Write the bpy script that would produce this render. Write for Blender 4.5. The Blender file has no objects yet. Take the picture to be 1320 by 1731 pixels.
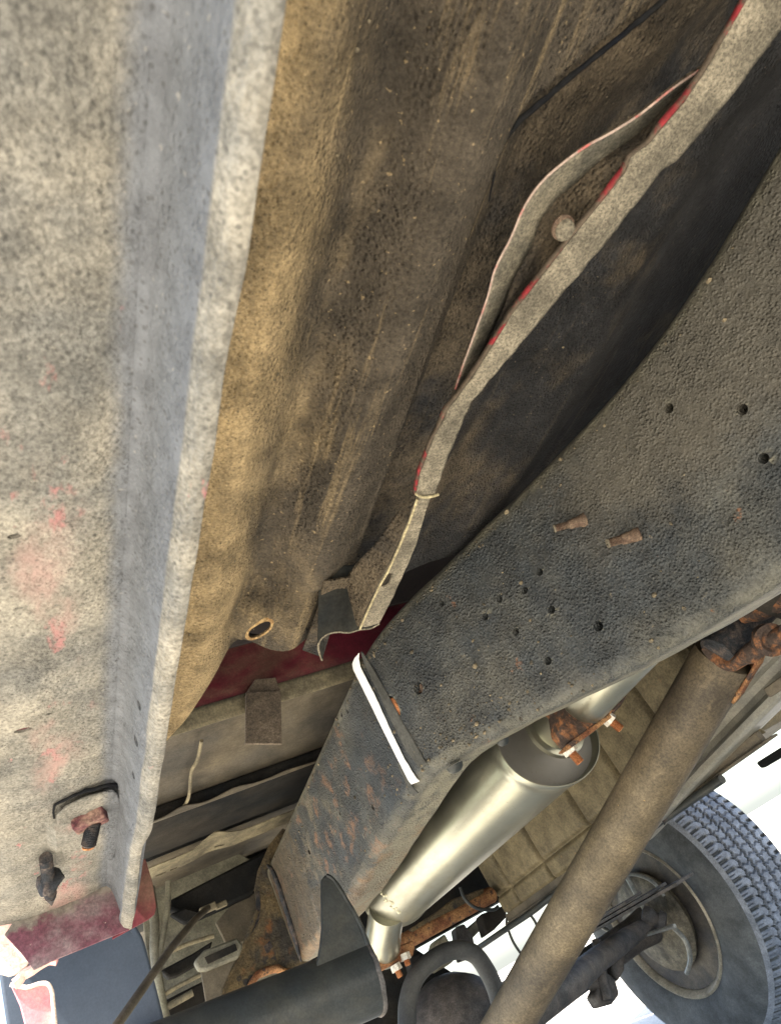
import bpy, bmesh, math, random
from mathutils import Vector, Matrix, noise
random.seed(3)
C = bpy.context.scene
R = math.radians
CAMZ = 0.46                       # the phone is held 46 cm above the concrete

# ---------------------------------------------------------------- camera
# truck axes: x = across to the far side, y = towards the rear axle, z = up
F = 1200.0
d1 = Vector((-510, 1195, F)).normalized()
d2 = Vector((1965, -348, F)); d2 = (d2 - d1 * d2.dot(d1)).normalized()
d3 = d2.cross(d1)
cam = bpy.data.cameras.new('camera'); co = bpy.data.objects.new('camera', cam); C.collection.objects.link(co)
cam.sensor_fit = 'VERTICAL'; cam.sensor_height = 24; cam.lens = 24 * F / 1731
cam.clip_start = 0.01; cam.clip_end = 500
right = Vector((d2.x, d1.x, d3.x)); down = Vector((d2.y, d1.y, d3.y)); fwd = Vector((d2.z, d1.z, d3.z))
m = Matrix((right, -down, -fwd)).transposed().to_4x4(); m.translation = Vector((0, 0, CAMZ))
co.matrix_world = m
cam.dof.use_dof = True; cam.dof.focus_distance = 0.85; cam.dof.aperture_fstop = 12.0
C.camera = co

# ---------------------------------------------------------------- light
SUN_EL, SUN_AZ = R(63), R(-105)   # azimuth of the direction towards the sun, from +y clockwise
w = bpy.data.worlds.new("World"); C.world = w; w.use_nodes = True
nt = w.node_tree; bg = nt.nodes['Background']
sky = nt.nodes.new('ShaderNodeTexSky'); sky.sky_type = 'NISHITA'; sky.sun_disc = False
sky.sun_elevation = SUN_EL; sky.sun_rotation = SUN_AZ; sky.dust_density = 2.0
nt.links.new(sky.outputs[0], bg.inputs[0]); bg.inputs[1].default_value = 0.12
sl = bpy.data.lights.new('sun', 'SUN'); so = bpy.data.objects.new('sun', sl); C.collection.objects.link(so)
sl.energy = 4.5; sl.angle = R(0.53); sl.color = (1, .94, .84)
sd = Vector((math.sin(SUN_AZ) * math.cos(SUN_EL), math.cos(SUN_AZ) * math.cos(SUN_EL), math.sin(SUN_EL)))
so.rotation_euler = sd.to_track_quat('Z', 'Y').to_euler()
C.view_settings.view_transform = 'Standard'; C.view_settings.look = 'None'
C.view_settings.exposure = 2.5; C.view_settings.gamma = 1
C.cycles.max_bounces = 10; C.cycles.diffuse_bounces = 6
C.cycles.use_denoising = True

# ---------------------------------------------------------------- measuring helpers
def ray(px, py):
    c = Vector((px - 660, py - 865.5, F))
    return Vector((d2.dot(c), d1.dot(c), d3.dot(c)))
def at(ax, px, py, v, dz=0):      # where the sight line meets the truck plane x / y / z = v
    d = ray(px, py); i = 'xyz'.index(ax)
    p = d * (v / d[i]); return Vector((p.x, p.y, p.z + CAMZ))
def P(x, y, z): return Vector((x, y, z + CAMZ))
def lerp(xs, ys, x):
    if x <= xs[0]: return ys[0]
    for i in range(1, len(xs)):
        if x <= xs[i]:
            t = (x - xs[i-1]) / (xs[i] - xs[i-1]); return ys[i-1] + t * (ys[i] - ys[i-1])
    return ys[-1]
def sst(a, b, x):
    t = min(1, max(0, (x - a) / (b - a))); return t * t * (3 - 2 * t)

# ---------------------------------------------------------------- materials
class N:
    def __init__(s, name):
        s.m = bpy.data.materials.new(name); s.m.use_nodes = True; s.t = s.m.node_tree
        s.b = s.t.nodes['Principled BSDF']; s.tc = s.t.nodes.new('ShaderNodeTexCoord')
    def node(s, ty, **k):
        n = s.t.nodes.new(ty)
        for a, v in k.items(): setattr(n, a, v)
        return n
    def link(s, a, b): s.t.links.new(a, b)
    def coord(s, scale=(1, 1, 1), loc=(0, 0, 0)):
        mp = s.node('ShaderNodeMapping'); mp.inputs['Scale'].default_value = scale; mp.inputs['Location'].default_value = loc
        s.link(s.tc.outputs['Object'], mp.inputs[0]); return mp.outputs[0]
    def noise(s, scale, detail=4, rough=.6, vec=None, dist=0):
        n = s.node('ShaderNodeTexNoise'); n.inputs['Scale'].default_value = scale; n.inputs['Detail'].default_value = detail
        n.inputs['Roughness'].default_value = rough; n.inputs['Distortion'].default_value = dist
        s.link(vec or s.coord(), n.inputs['Vector']); return n.outputs['Fac']
    def vor(s, scale, vec=None, feature='SMOOTH_F1'):
        n = s.node('ShaderNodeTexVoronoi', feature=feature); n.inputs['Scale'].default_value = scale
        s.link(vec or s.coord(), n.inputs['Vector']); return n.outputs['Distance']
    def ramp(s, fac, a, b):
        r = s.node('ShaderNodeMapRange'); r.inputs[1].default_value = a; r.inputs[2].default_value = b
        r.clamp = True; r.interpolation_type = 'SMOOTHSTEP'
        s.link(fac, r.inputs[0]); return r.outputs[0]
    def mix(s, fac, a, b, mode='MIX'):
        n = s.node('ShaderNodeMix', data_type='RGBA', blend_type=mode)
        for sock, v in ((n.inputs[0], fac), (n.inputs[6], a), (n.inputs[7], b)):
            if hasattr(v, 'links') or isinstance(v, bpy.types.NodeSocket): s.link(v, sock)
            elif isinstance(v, (int, float)): sock.default_value = v
            else: sock.default_value = (*v, 1)
        return n.outputs[2]
    def math(s, op, a, b=0.0):
        n = s.node('ShaderNodeMath', operation=op)
        for i, v in enumerate((a, b)):
            if isinstance(v, bpy.types.NodeSocket): s.link(v, n.inputs[i])
            else: n.inputs[i].default_value = v
        return n.outputs[0]

def grime(name, base, dust, amt=.5, soft=.18, dscale=9, streak=None, speck=.5, fscale=330, bump=.6, bscale=260, bdist=.0015,
          rough=.85, metal=0.0, spots=(), pits=.0, pit_scale=300, blotch=.35, lines=0, drift=None, grit=0.0, zones=(), spec=.25, edge=None):
    """old painted or coated metal: base colour, drifts of dust, specks, pits, spots of rust or paint, gritty relief"""
    n = N(name)
    big = n.noise(dscale, 6, .62, n.coord(streak) if streak else None, .3)
    if drift:                         # dust mix shifts along one axis: (axis, from, to, more at 'from')
        sp = n.node('ShaderNodeSeparateXYZ'); n.link(n.tc.outputs['Object'], sp.inputs[0])
        g_ = n.ramp(sp.outputs['XYZ'.index(drift[0])], drift[1], drift[2])
        big = n.math('ADD', big, n.math('MULTIPLY', n.math('SUBTRACT', g_, .5), drift[3]))
    col = n.mix(n.ramp(big, amt - soft, amt + soft), dust, base)
    bl = n.noise(dscale * 3.1, 7, .7)
    col = n.mix(blotch, col, n.mix(n.ramp(bl, .3, .7), (.30, .30, .30), (1.6, 1.6, 1.6)), 'MULTIPLY')
    if lines:
        ln = n.noise(60, 5, .7, n.coord((1, .07, 1)))
        col = n.mix(n.math('MULTIPLY', n.ramp(ln, .54, .70), lines), col, tuple(min(1, c * 1.9) for c in dust))
    fine = n.noise(fscale, 3, .7)
    col = n.mix(speck, col, n.mix(n.ramp(fine, .30, .70), (.25, .25, .25), (1.75, 1.75, 1.72)), 'MULTIPLY')
    for (c, sc, lo, hi, st, *lims) in spots:
        f = n.noise(sc, 5, .65, n.coord(st, (3.1, 1.7, .4)) if st else n.coord((1, 1, 1), (7.3 + sc, 0, 2)))
        f = n.ramp(f, lo, hi)
        for ax_, a_, b_ in lims:
            sp = n.node('ShaderNodeSeparateXYZ'); n.link(n.tc.outputs['Object'], sp.inputs[0])
            f = n.math('MULTIPLY', f, n.ramp(sp.outputs['XYZ'.index(ax_)], a_, b_))
        col = n.mix(f, col, c)
    for zc, lims, *za in zones:       # regions of wear and of painted shade: colour, [(axis, from, to), ...], raggedness
        za = za[0] if za else 1.7
        f = None
        for ax_, a_, b_ in lims:
            sp = n.node('ShaderNodeSeparateXYZ'); n.link(n.tc.outputs['Object'], sp.inputs[0])
            g_ = n.ramp(sp.outputs['XYZ'.index(ax_)], a_, b_); f = g_ if f is None else n.math('MULTIPLY', f, g_)
        f = n.math('ADD', f, n.math('MULTIPLY', n.math('SUBTRACT', n.noise(26, 7, .72), .5), za))
        fc = n.noise(70, 5, .7)
        col = n.mix(n.ramp(f, .55 if za > 1 else .2, .85), col, n.mix(n.ramp(fc, .35, .65), tuple(c * (.45 if za > 1 else .72) for c in zc), zc))
    if edge:                          # highlight painted pale along outward folds
        gm = n.node('ShaderNodeNewGeometry')
        e_ = n.math('MULTIPLY', n.ramp(gm.outputs['Pointiness'], .512, .545), n.ramp(n.noise(40, 5, .7), .25, .6))
        col = n.mix(e_, col, edge)
    if pits:
        pv = n.vor(pit_scale, feature='F1')
        col = n.mix(n.math('MULTIPLY', n.ramp(pv, .30, .12), pits), col, tuple(c * .35 for c in base))
    n.link(col, n.b.inputs['Base Color'])
    n.b.inputs['Roughness'].default_value = rough; n.b.inputs['Metallic'].default_value = metal
    n.b.inputs['Specular IOR Level'].default_value = spec
    h = n.math('ADD', n.noise(bscale, 4, .65), n.math('MULTIPLY', n.noise(bscale * .28, 3, .6), .9))
    if grit:
        h = n.math('ADD', h, n.math('MULTIPLY', n.ramp(n.vor(bscale * .95, feature='F1'), .60, .0), grit))
        gs = n.ramp(n.noise(bscale * .8, 2, .5), .66, .76)
        col2 = n.mix(n.math('MULTIPLY', gs, min(.8, grit * .5)), col, tuple(min(1, c * 2.2) for c in dust)); n.link(col2, n.b.inputs['Base Color'])
    bp = n.node('ShaderNodeBump'); bp.inputs['Distance'].default_value = bdist
    vs = n.node('ShaderNodeMapRange'); vs.inputs[1].default_value = .32; vs.inputs[2].default_value = .62; vs.inputs[3].default_value = bump * .25; vs.inputs[4].default_value = bump
    n.link(n.noise(dscale * 1.7, 5, .7, None, .5), vs.inputs[0]); n.link(vs.outputs[0], bp.inputs['Strength'])
    n.link(h, bp.inputs['Height']); n.link(bp.outputs[0], n.b.inputs['Normal'])
    return n.m

PINK = (.42, .035, .05)
RUST = (.26, .085, .025)
M = {}
M['rocker'] = grime('dusty_grey_underseal', (.105, .104, .098), (.215, .198, .164), .50, .24, 13, speck=.42, fscale=380, bump=.8, bscale=330,
                    bdist=.0035, pits=.5, pit_scale=230, blotch=.38, grit=.35,
                    zones=[((.115, .122, .135), [('X', .050, .0765), ('Z', CAMZ + .2065, CAMZ + .214)], .5)],  # sky tint and fold shade put into the wall's blue-grey
                    spots=[((.25, .125, .12), 34, .59, .66, (1, .5, 1), ('X', .006, .020), ('X', .062, .040), ('Y', .12, .22)), ((.27, .175, .155), 13, .47, .66, (1, .5, 1), ('X', .008, .024), ('X', .058, .038), ('Y', .22, .34)), ((.29, .125, .125), 30, .66, .70, (1, .5, 1))])
M['floor'] = grime('brown_dusty_underseal', (.055, .045, .033), (.285, .212, .114), .50, .15, 7, streak=(1, .35, 1), speck=.36, fscale=420,
                   bump=1, bscale=300, bdist=.005, pits=.45, pit_scale=300, blotch=.6, lines=.2, drift=('X', .10, .28, .36), grit=.6)
M['floor_dark'] = grime('shaded_dusty_underseal', (.018, .018, .019), (.072, .056, .037), .45, .13, 10, speck=.45, fscale=400, bump=1,  # darker floor underseal: shadow beside the brace is put into its colour
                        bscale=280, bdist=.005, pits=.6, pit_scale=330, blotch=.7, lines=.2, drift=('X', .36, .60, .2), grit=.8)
M['brace'] = grime('tan_chipped_flange', (.10, .088, .066), (.20, .175, .13), .5, .2, 22, speck=.6, fscale=520, bump=.8, bscale=500,
                   bdist=.001, pits=.7, pit_scale=420)
M['redchip'] = grime('chipped_red_edge', (.20, .02, .025), (.075, .058, .042), .53, .05, 42, speck=.3, bump=.5)
M['gapshade'] = grime('black_gap_shade', (.006, .007, .010), (.012, .012, .012), .5, .2, 40, speck=.2, spec=.05)  # near-black for beads that stand in for gap shadow
M['rail'] = grime('black_frame_coating', (.021, .025, .028), (.062, .060, .050), .49, .16, 8, speck=.55, fscale=420, bump=.9, bscale=300, grit=.6,
                  bdist=.0042, rough=.55, blotch=.6, spec=.4, drift=('Y', 1.6, .7, .08), zones=[((.085, .066, .042), [('Y', 1.00, 1.5)]), ((.115, .060, .032), [('Y', 1.18, 1.7)]), ((.19, .115, .055), [('Y', .74, .95), ('Z', CAMZ + .215, CAMZ + .165)]), ((.078, .071, .056), [('Y', .62, .28), ('Z', CAMZ + .16, CAMZ + .30)], .9)], edge=(.16, .15, .11),
                  spots=[((.15, .082, .048), 34, .52, .66, None, ('Y', .80, .98)), ((.13, .11, .075), 20, .50, .66, None, ('Y', .90, 1.3)), ((.018, .018, .018), 52, .58, .66, None, ('Y', .80, .95)), ((.17, .075, .035), 30, .66, .74, None), ((.21, .18, .125), 70, .66, .76, None)])
M['rail_old'] = grime('rusty_frame_end', (.040, .037, .032), (.12, .09, .048), .52, .13, 14, speck=.5, fscale=300, bump=1, bscale=120,
                      bdist=.004, rough=.8, spots=[((.16, .075, .032), 26, .58, .74, None), ((.03, .03, .03), 22, .58, .66, None)])
M['rust'] = grime('flaking_rust', (.13, .052, .026), (.27, .145, .065), .5, .15, 30, speck=.6, fscale=400, bump=1, bscale=300, bdist=.002,
                  spots=[((.05, .035, .03), 60, .56, .64, None)])
M['bolt_rust'] = grime('orange_thread_rust', (.22, .075, .03), (.34, .15, .06), .5, .2, 90, speck=.6, fscale=700, bump=.7, bscale=600, bdist=.0006)
M['stud'] = grime('brown_stud_rust', (.060, .036, .026), (.14, .10, .07), .5, .2, 120, speck=.6, fscale=600, bump=.8, bscale=500, bdist=.0008)
M['darkbolt'] = grime('dark_grimy_metal', (.022, .024, .028), (.09, .07, .06), .42, .15, 90, speck=.5, fscale=600, bump=.8, bscale=500, bdist=.001)
M['rbolt'] = grime('maroon_painted_nut', (.075, .025, .03), (.20, .13, .10), .42, .15, 70, speck=.5, bump=.6)
M['zinc'] = grime('zinc_nut', (.5, .48, .44), (.6, .55, .45), .5, .2, 90, metal=.5, rough=.4, speck=.3, bump=.3, pits=0)
M['red'] = grime('maroon_body_paint', (.105, .012, .022), (.15, .085, .06), .40, .13, 6, streak=(1, 1, 2), speck=.22, bump=.15, rough=.55, blotch=.4)
M['pink'] = grime('sunglare_pink_paint', (.60, .20, .22), (.62, .42, .36), .47, .12, 12, speck=.2, bump=.3, rough=.4, blotch=.2)  # red paint raised to pink: sun glare put into the colour
M['chiprim'] = grime('pale_paint_rim', (.62, .5, .42), (.7, .6, .5), .5, .2, 60, speck=.3, bump=.4)
M['purple'] = grime('dirty_maroon_plate', (.10, .035, .05), (.17, .14, .14), .42, .14, 14, speck=.35, bump=.4, rough=.6, zones=[((.20, .175, .15), [('Z', CAMZ + .22, CAMZ + .255)])],
                    spots=[((.30, .22, .2), 160, .68, .74, None)])
M['bed'] = grime('grey_bed_sheet', (.055, .050, .042), (.115, .095, .065), .48, .2, 6, speck=.25, fscale=300, bump=.3, rough=.7, blotch=.45)
M['bed_dark'] = grime('dark_crossmember', (.012, .013, .014), (.032, .028, .023), .45, .2, 7, speck=.25, bump=.3, rough=.8, blotch=.4, spec=.06)
M['bed_dark2'] = grime('smooth_dark_recess', (.012, .014, .015), (.030, .028, .022), .45, .2, 12, speck=.3, bump=.4, spec=.1)
M['bed_lip'] = grime('dusty_flange', (.10, .088, .062), (.21, .18, .115), .5, .2, 16, speck=.3, bump=.4, blotch=.4)
M['tab'] = grime('brown_steel_tab', (.085, .068, .052), (.14, .11, .08), .5, .2, 40, speck=.5, fscale=500, bump=.7, bscale=300, bdist=.001)
M['tank'] = grime('tan_tank_skin', (.095, .078, .047), (.165, .135, .078), .52, .2, 9, speck=.35, fscale=260, bump=.35, rough=.6, blotch=.5,
                  spots=[((.30, .17, .07), 40, .66, .76, None)])
M['shaft'] = grime('brown_shaft_dust', (.062, .051, .037), (.125, .098, .060), .50, .2, 6, speck=.4, fscale=260, bump=.6, bscale=240, bdist=.0012, lines=.25,
                   rough=.6, pits=.4, spots=[((.40, .26, .10), 120, .68, .76, None)])
M['greyrail'] = grime('grey_far_frame', (.16, .16, .145), (.25, .235, .19), .5, .2, 8, speck=.2, bump=.2, rough=.5, blotch=.3)
M['black'] = grime('black_enamel_tube', (.022, .026, .028), (.060, .058, .045), .42, .2, 7, speck=.25, bump=.25, rough=.38, blotch=.3,
                   spots=[((.22, .21, .18), 190, .73, .77, None)])
M['rubber'] = grime('black_rubber', (.030, .033, .036), (.065, .065, .062), .45, .2, 8, speck=.2, bump=.25, rough=.6, blotch=.3)
M['tread'] = grime('skylit_worn_tread', (.14, .155, .185), (.25, .27, .31), .5, .2, 20, speck=.3, bump=.4, rough=.6, blotch=.3)  # blue skylight put into the colour of the worn tread
M['flap'] = grime('hazed_black_flap', (.052, .068, .092), (.064, .08, .105), .5, .3, 5, speck=.1, bump=.08, rough=.5, blotch=.15)  # lens haze put into the rubber's colour, paler and bluer
M['tyre'] = grime('dusty_tyre_rubber', (.050, .055, .060), (.105, .112, .115), .46, .2, 7, speck=.25, fscale=260, bump=.35, rough=.7, blotch=.4)
M['rim'] = grime('dirty_wheel_steel', (.10, .085, .065), (.26, .22, .16), .5, .2, 14, metal=.25, rough=.45, speck=.3, bump=.3,
                 spots=[((.10, .05, .03), 20, .58, .66, None)])
M['flange'] = grime('worn_rim_edge', (.20, .18, .14), (.34, .31, .25), .5, .2, 16, metal=.3, rough=.4, speck=.3, bump=.3)
M['rim_in'] = grime('dark_rim_barrel', (.035, .034, .036), (.10, .085, .065), .45, .2, 12, rough=.6, speck=.3, bump=.3)
M['drum'] = grime('grimy_brake_iron', (.06, .055, .045), (.17, .15, .11), .5, .2, 18, rough=.6, speck=.4, bump=.6, blotch=.6)
M['axle'] = grime('grey_axle_grime', (.045, .044, .045), (.10, .085, .075), .48, .2, 14, rough=.6, speck=.4, bump=.6, blotch=.5)
M['strap'] = grime('pale_inner_sheet', (.10, .096, .078), (.19, .18, .13), .5, .2, 9, speck=.3, bump=.4, rough=.6, blotch=.5)
# stainless exhaust
def stainless(name, col, rough, band=(1, .04, 1)):
    n = N(name); b = n.noise(40, 6, .7, n.coord(band)); f = n.noise(9, 4)
    c = n.mix(n.ramp(f, .3, .7), tuple(x * .82 for x in col), col)
    film = n.math('MULTIPLY', n.ramp(n.noise(14, 7, .7, n.coord((1, .35, 1))), .44, .70), .6)
    film = n.math('MAXIMUM', film, n.math('MULTIPLY', n.ramp(n.noise(170, 3, .7), .62, .72), .5))
    c = n.mix(film, c, (.13, .115, .07))
    n.link(c, n.b.inputs['Base Color']); n.link(n.math('SUBTRACT', .93, n.math('MULTIPLY', film, .8)), n.b.inputs['Metallic'])
    r = n.node('ShaderNodeMapRange'); r.inputs[3].default_value = rough - .07; r.inputs[4].default_value = rough + .1
    n.link(b, r.inputs[0]); n.link(r.outputs[0], n.b.inputs['Roughness'])
    bp = n.node('ShaderNodeBump'); bp.inputs['Strength'].default_value = .12; bp.inputs['Distance'].default_value = .001
    n.link(n.noise(60, 4, .6), bp.inputs['Height']); n.link(bp.outputs[0], n.b.inputs['Normal'])
    return n.m
M['steel'] = stainless('warm_stainless', (.37, .365, .29), .32)
M['steel_end'] = stainless('grey_end_cap', (.26, .25, .23), .5, (1, 1, 1))
def paint_mat():
    n = N('white_paint_stroke')
    n.link(n.mix(n.ramp(n.noise(160, 4), .3, .7), (.80, .80, .77), (.9, .9, .88)), n.b.inputs['Base Color'])
    n.b.inputs['Roughness'].default_value = .55; return n.m
M['white'] = paint_mat()
M['smear'] = grime('grey_paint_smear', (.075, .075, .068), (.045, .045, .04), .5, .2, 30, speck=.3, bump=.7, bscale=210)
M['void'] = grime('unlit_body_shell', (.010, .006, .007), (.016, .013, .012), .5, .2, 5, speck=.2, bump=.2)  # near-black on the red cab: shade put into the colour
def concrete():
    n = N('pale_concrete')
    c = n.mix(n.ramp(n.noise(1.3, 6, .6), .3, .7), (.47, .44, .37), (.57, .53, .45))
    c = n.mix(.4, c, n.mix(n.ramp(n.noise(90, 5, .7), .3, .7), (.55, .55, .55), (1.3, 1.3, 1.3)), 'MULTIPLY')
    n.link(c, n.b.inputs['Base Color']); n.b.inputs['Roughness'].default_value = .9
    bp = n.node('ShaderNodeBump'); bp.inputs['Strength'].default_value = .4; bp.inputs['Distance'].default_value = .004
    n.link(n.noise(70, 5, .7), bp.inputs['Height']); n.link(bp.outputs[0], n.b.inputs['Normal']); return n.m
M['concrete'] = concrete()
def lawn():
    n = N('lawn_green')
    n.link(n.mix(n.ramp(n.noise(30, 6, .7), .3, .7), (.06, .10, .025), (.13, .18, .05)), n.b.inputs['Base Color'])
    n.b.inputs['Roughness'].default_value = .9; return n.m
M['lawn'] = lawn()

# ---------------------------------------------------------------- mesh helpers
def link(name, me, mat, parent=None, label=None, smooth=True):
    o = bpy.data.objects.new(name, me); C.collection.objects.link(o)
    if mat is not None: me.materials.append(mat)
    if parent is not None: o.parent = parent
    if label: o['label'] = label
    if smooth:
        for p in me.polygons: p.use_smooth = True
        try: me.set_sharp_from_angle(angle=R(38))
        except Exception: pass
    return o
class MB:
    def __init__(s): s.bm = bmesh.new()
    def face(s, vs):
        try: return s.bm.faces.new(vs)
        except ValueError: return None
    def tube(s, pts, rads, n=20, cap=True, sq=(1, 1)):
        pts = [Vector(p) for p in pts]
        if isinstance(rads, (int, float)): rads = [rads] * len(pts)
        up = Vector((0, 0, 1)) if abs((pts[-1] - pts[0]).normalized().z) < .9 else Vector((1, 0, 0))
        rings = []
        for i, p in enumerate(pts):
            t = (pts[min(i+1, len(pts)-1)] - pts[max(i-1, 0)]).normalized()
            a = t.cross(up).normalized(); up2 = a.cross(t).normalized(); up = up2
            rings.append([s.bm.verts.new(p + (a * math.cos(2*math.pi*k/n) * sq[0] + up2 * math.sin(2*math.pi*k/n) * sq[1]) * rads[i]) for k in range(n)])
        for A, B in zip(rings, rings[1:]):
            for k in range(n): s.face((A[k], A[(k+1) % n], B[(k+1) % n], B[k]))
        if cap:
            s.face(rings[0][::-1]); s.face(rings[-1])
        return s
    def box(s, c, size, rot=None):
        c = Vector(c); vs = []
        for i in (-.5, .5):
            for j in (-.5, .5):
                for k in (-.5, .5):
                    v = Vector((i * size[0], j * size[1], k * size[2]))
                    if rot is not None: v = rot @ v
                    vs.append(s.bm.verts.new(c + v))
        for f in ((0,1,3,2),(4,6,7,5),(0,4,5,1),(2,3,7,6),(0,2,6,4),(1,5,7,3)): s.face([vs[i] for i in f])
        return s
    def prism(s, poly, off):
        off = Vector(off)
        a = [s.bm.verts.new(Vector(p)) for p in poly]; b = [s.bm.verts.new(Vector(p) + off) for p in poly]
        s.face(a[::-1]); s.face(b)
        for i in range(len(a)): s.face((a[i], a[(i+1) % len(a)], b[(i+1) % len(a)], b[i]))
        return s
    def grid(s, nu, nv, fn):
        g = [[s.bm.verts.new(fn(i / nu, j / nv)) for j in range(nv + 1)] for i in range(nu + 1)]
        for i in range(nu):
            for j in range(nv): s.face((g[i][j], g[i+1][j], g[i+1][j+1], g[i][j+1]))
        return s
    def lathe(s, prof, c, ax, n=48, closed=False):     # prof: (along, radius)
        c = Vector(c); ax = Vector(ax).normalized()
        u = ax.cross(Vector((0, 0, 1)) if abs(ax.z) < .9 else Vector((1, 0, 0))).normalized(); v = ax.cross(u)
        rr = [[s.bm.verts.new(c + ax * a + (u * math.cos(2*math.pi*k/n) + v * math.sin(2*math.pi*k/n)) * r) for k in range(n)] for a, r in prof]
        for A, B in zip(rr, rr[1:]):
            for k in range(n): s.face((A[k], A[(k+1) % n], B[(k+1) % n], B[k]))
        s.face(rr[0][::-1]); s.face(rr[-1])
        return s
    def jitter(s, amp, sc=25):
        for v in s.bm.verts: v.co += noise.noise_vector(v.co * sc) * amp
        return s
    def build(s, name, mat, parent=None, label=None, bevel=0, solid=0, smooth=True, seg=2):
        bmesh.ops.recalc_face_normals(s.bm, faces=s.bm.faces)
        me = bpy.data.meshes.new(name); s.bm.to_mesh(me); s.bm.free()
        o = link(name, me, mat, parent, label, smooth)
        if solid:
            md = o.modifiers.new('solid', 'SOLIDIFY'); md.thickness = solid; md.offset = 0
        if bevel:
            md = o.modifiers.new('bevel', 'BEVEL'); md.width = bevel; md.segments = seg; md.limit_method = 'ANGLE'; md.angle_limit = R(35)
        return o
def cut(o, cutter_mb):
    """punch real holes with a throw-away cutter"""
    bm = cutter_mb.bm; bmesh.ops.recalc_face_normals(bm, faces=bm.faces)
    me = bpy.data.meshes.new('cutter'); bm.to_mesh(me); bm.free()
    k = bpy.data.objects.new('cutter', me); C.collection.objects.link(k)
    md = o.modifiers.new('cut', 'BOOLEAN'); md.object = k; md.operation = 'DIFFERENCE'; md.solver = 'EXACT'
    dg = bpy.context.evaluated_depsgraph_get(); dg.update()
    nm = bpy.data.meshes.new_from_object(o.evaluated_get(dg)); old = o.data
    o.modifiers.clear(); o.data = nm
    bpy.data.objects.remove(k); bpy.data.meshes.remove(me)
    try: nm.set_sharp_from_angle(angle=R(38))
    except Exception: pass
def outward(v, r, d): return v + d * r
def screw(mb, p0, p1, r, turns, n=14, depth=.16):
    p0, p1 = Vector(p0), Vector(p1); k = turns * 4; pts = []; rr = []
    for i in range(k + 1):
        pts.append(p0.lerp(p1, i / k)); rr.append(r * (1 - depth * (i % 2)))
    rr[-1] = r * .8
    mb.tube(pts, rr, n)
def smoothpath(pts, k=8):
    out = []
    P4 = [pts[0]] + list(pts) + [pts[-1]]
    for i in range(1, len(P4) - 2):
        a, b, c, d = [Vector(q) for q in P4[i-1:i+3]]
        for j in range(k):
            t = j / k
            out.append(.5 * ((2*b) + (c-a)*t + (2*a-5*b+4*c-d)*t*t + (3*b-a-3*c+d)*t**3))
    out.append(Vector(pts[-1])); return out

# ================================================================ setting
g = MB(); g.grid(1, 1, lambda u, v: Vector((-60 + 120 * u, -60 + 120 * v, 0)))
go = g.build('driveway', M['concrete'], smooth=False); go['kind'] = 'structure'
g = MB(); g.grid(1, 1, lambda u, v: Vector((-60 + 66 * u, 9 + 120 * v, .02)))
go = g.build('lawn', M['lawn'], smooth=False); go['kind'] = 'structure'

# ================================================================ the truck
T = bpy.data.objects.new('pickup_truck', None); C.collection.objects.link(T)
T['label'] = 'old red pickup truck seen from underneath, dusty rocker, black frame and rear wheel'
T['category'] = 'pickup truck'

# ---- rocker panel (near sill) ------------------------------------------------
def yend_edge(x): return .885
prof = [(-.062, .31), (-.060, .285), (-.050, .268), (-.030, .257), (-.01, .252), (.02, .2505), (.045, .2505), (.057, .2515), (.066, .2530),
        (.0720, .2525), (.0760, .2480), (.0780, .239), (.0792, .227), (.0803, .217), (.0815, .2095), (.0835, .2045), (.0870, .2022),
        (.0895, .2022), (.0905, .2045), (.0915, .212), (.094, .225), (.098, .245), (.104, .27)]
def rock(u, v):
    i = u * (len(prof) - 1); k = min(int(i), len(prof) - 2); t = i - k
    x = prof[k][0] * (1-t) + prof[k+1][0] * t; z = prof[k][1] * (1-t) + prof[k+1][1] * t
    y = -.6 + 1.49 * v
    q = P(x, y, z)
    nn = noise.noise(Vector((x * 30, y * 9, 1))) * .0012 + noise.noise(Vector((x * 130, y * 70, 4))) * .00035
    if z < .215:                      # the bottom lip waves and narrows towards its rear tip
        q.z += noise.noise(Vector((0, y * 14, 7))) * .0016 + .004 * sst(.60, .66, y) - .004 * sst(.66, .86, y)
        q.x += noise.noise(Vector((3, y * 22, 7))) * .0012 - .004 * sst(.60, .68, y)
    q.z += nn
    # shallow dent and the embossed pad round the body bolt
    pad = sst(.022, .027, x) * (1 - sst(.070, .0735, x)) * sst(.628 + (.07 - x) * .25, .634 + (.07 - x) * .25, y) * (1 - sst(.70, .76, y))
    q.z += -.010 * pad * (1 - .6 * sst(.66, .74, y))
    return q
mb = MB(); mb.grid((len(prof) - 1) * 4, 420, rock)
rocker = mb.build('rocker_panel', M['rocker'], T, 'dusty beige rocker panel with pink paint scuffs', solid=.0022)
ck = MB()
for (px, py, r) in ((243, 1192, .0045), (237, 1252, .0055), (232, 1310, .004)):
    p = at('x', px, py, .081); ck.tube([p - Vector((.02, 0, .002)), p + Vector((.012, 0, .003))], r, 14, sq=(1, .75))
for (px, py, r) in ((24, 905, .0016), (40, 1233, .0030), (84, 1205, .0012)):
    p = at('z', px, py, .25); ck.tube([p - Vector((0, 0, .02)), p + Vector((0, 0, .02))], r, 10, sq=(1, 1.9))
cut(rocker, ck)
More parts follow.
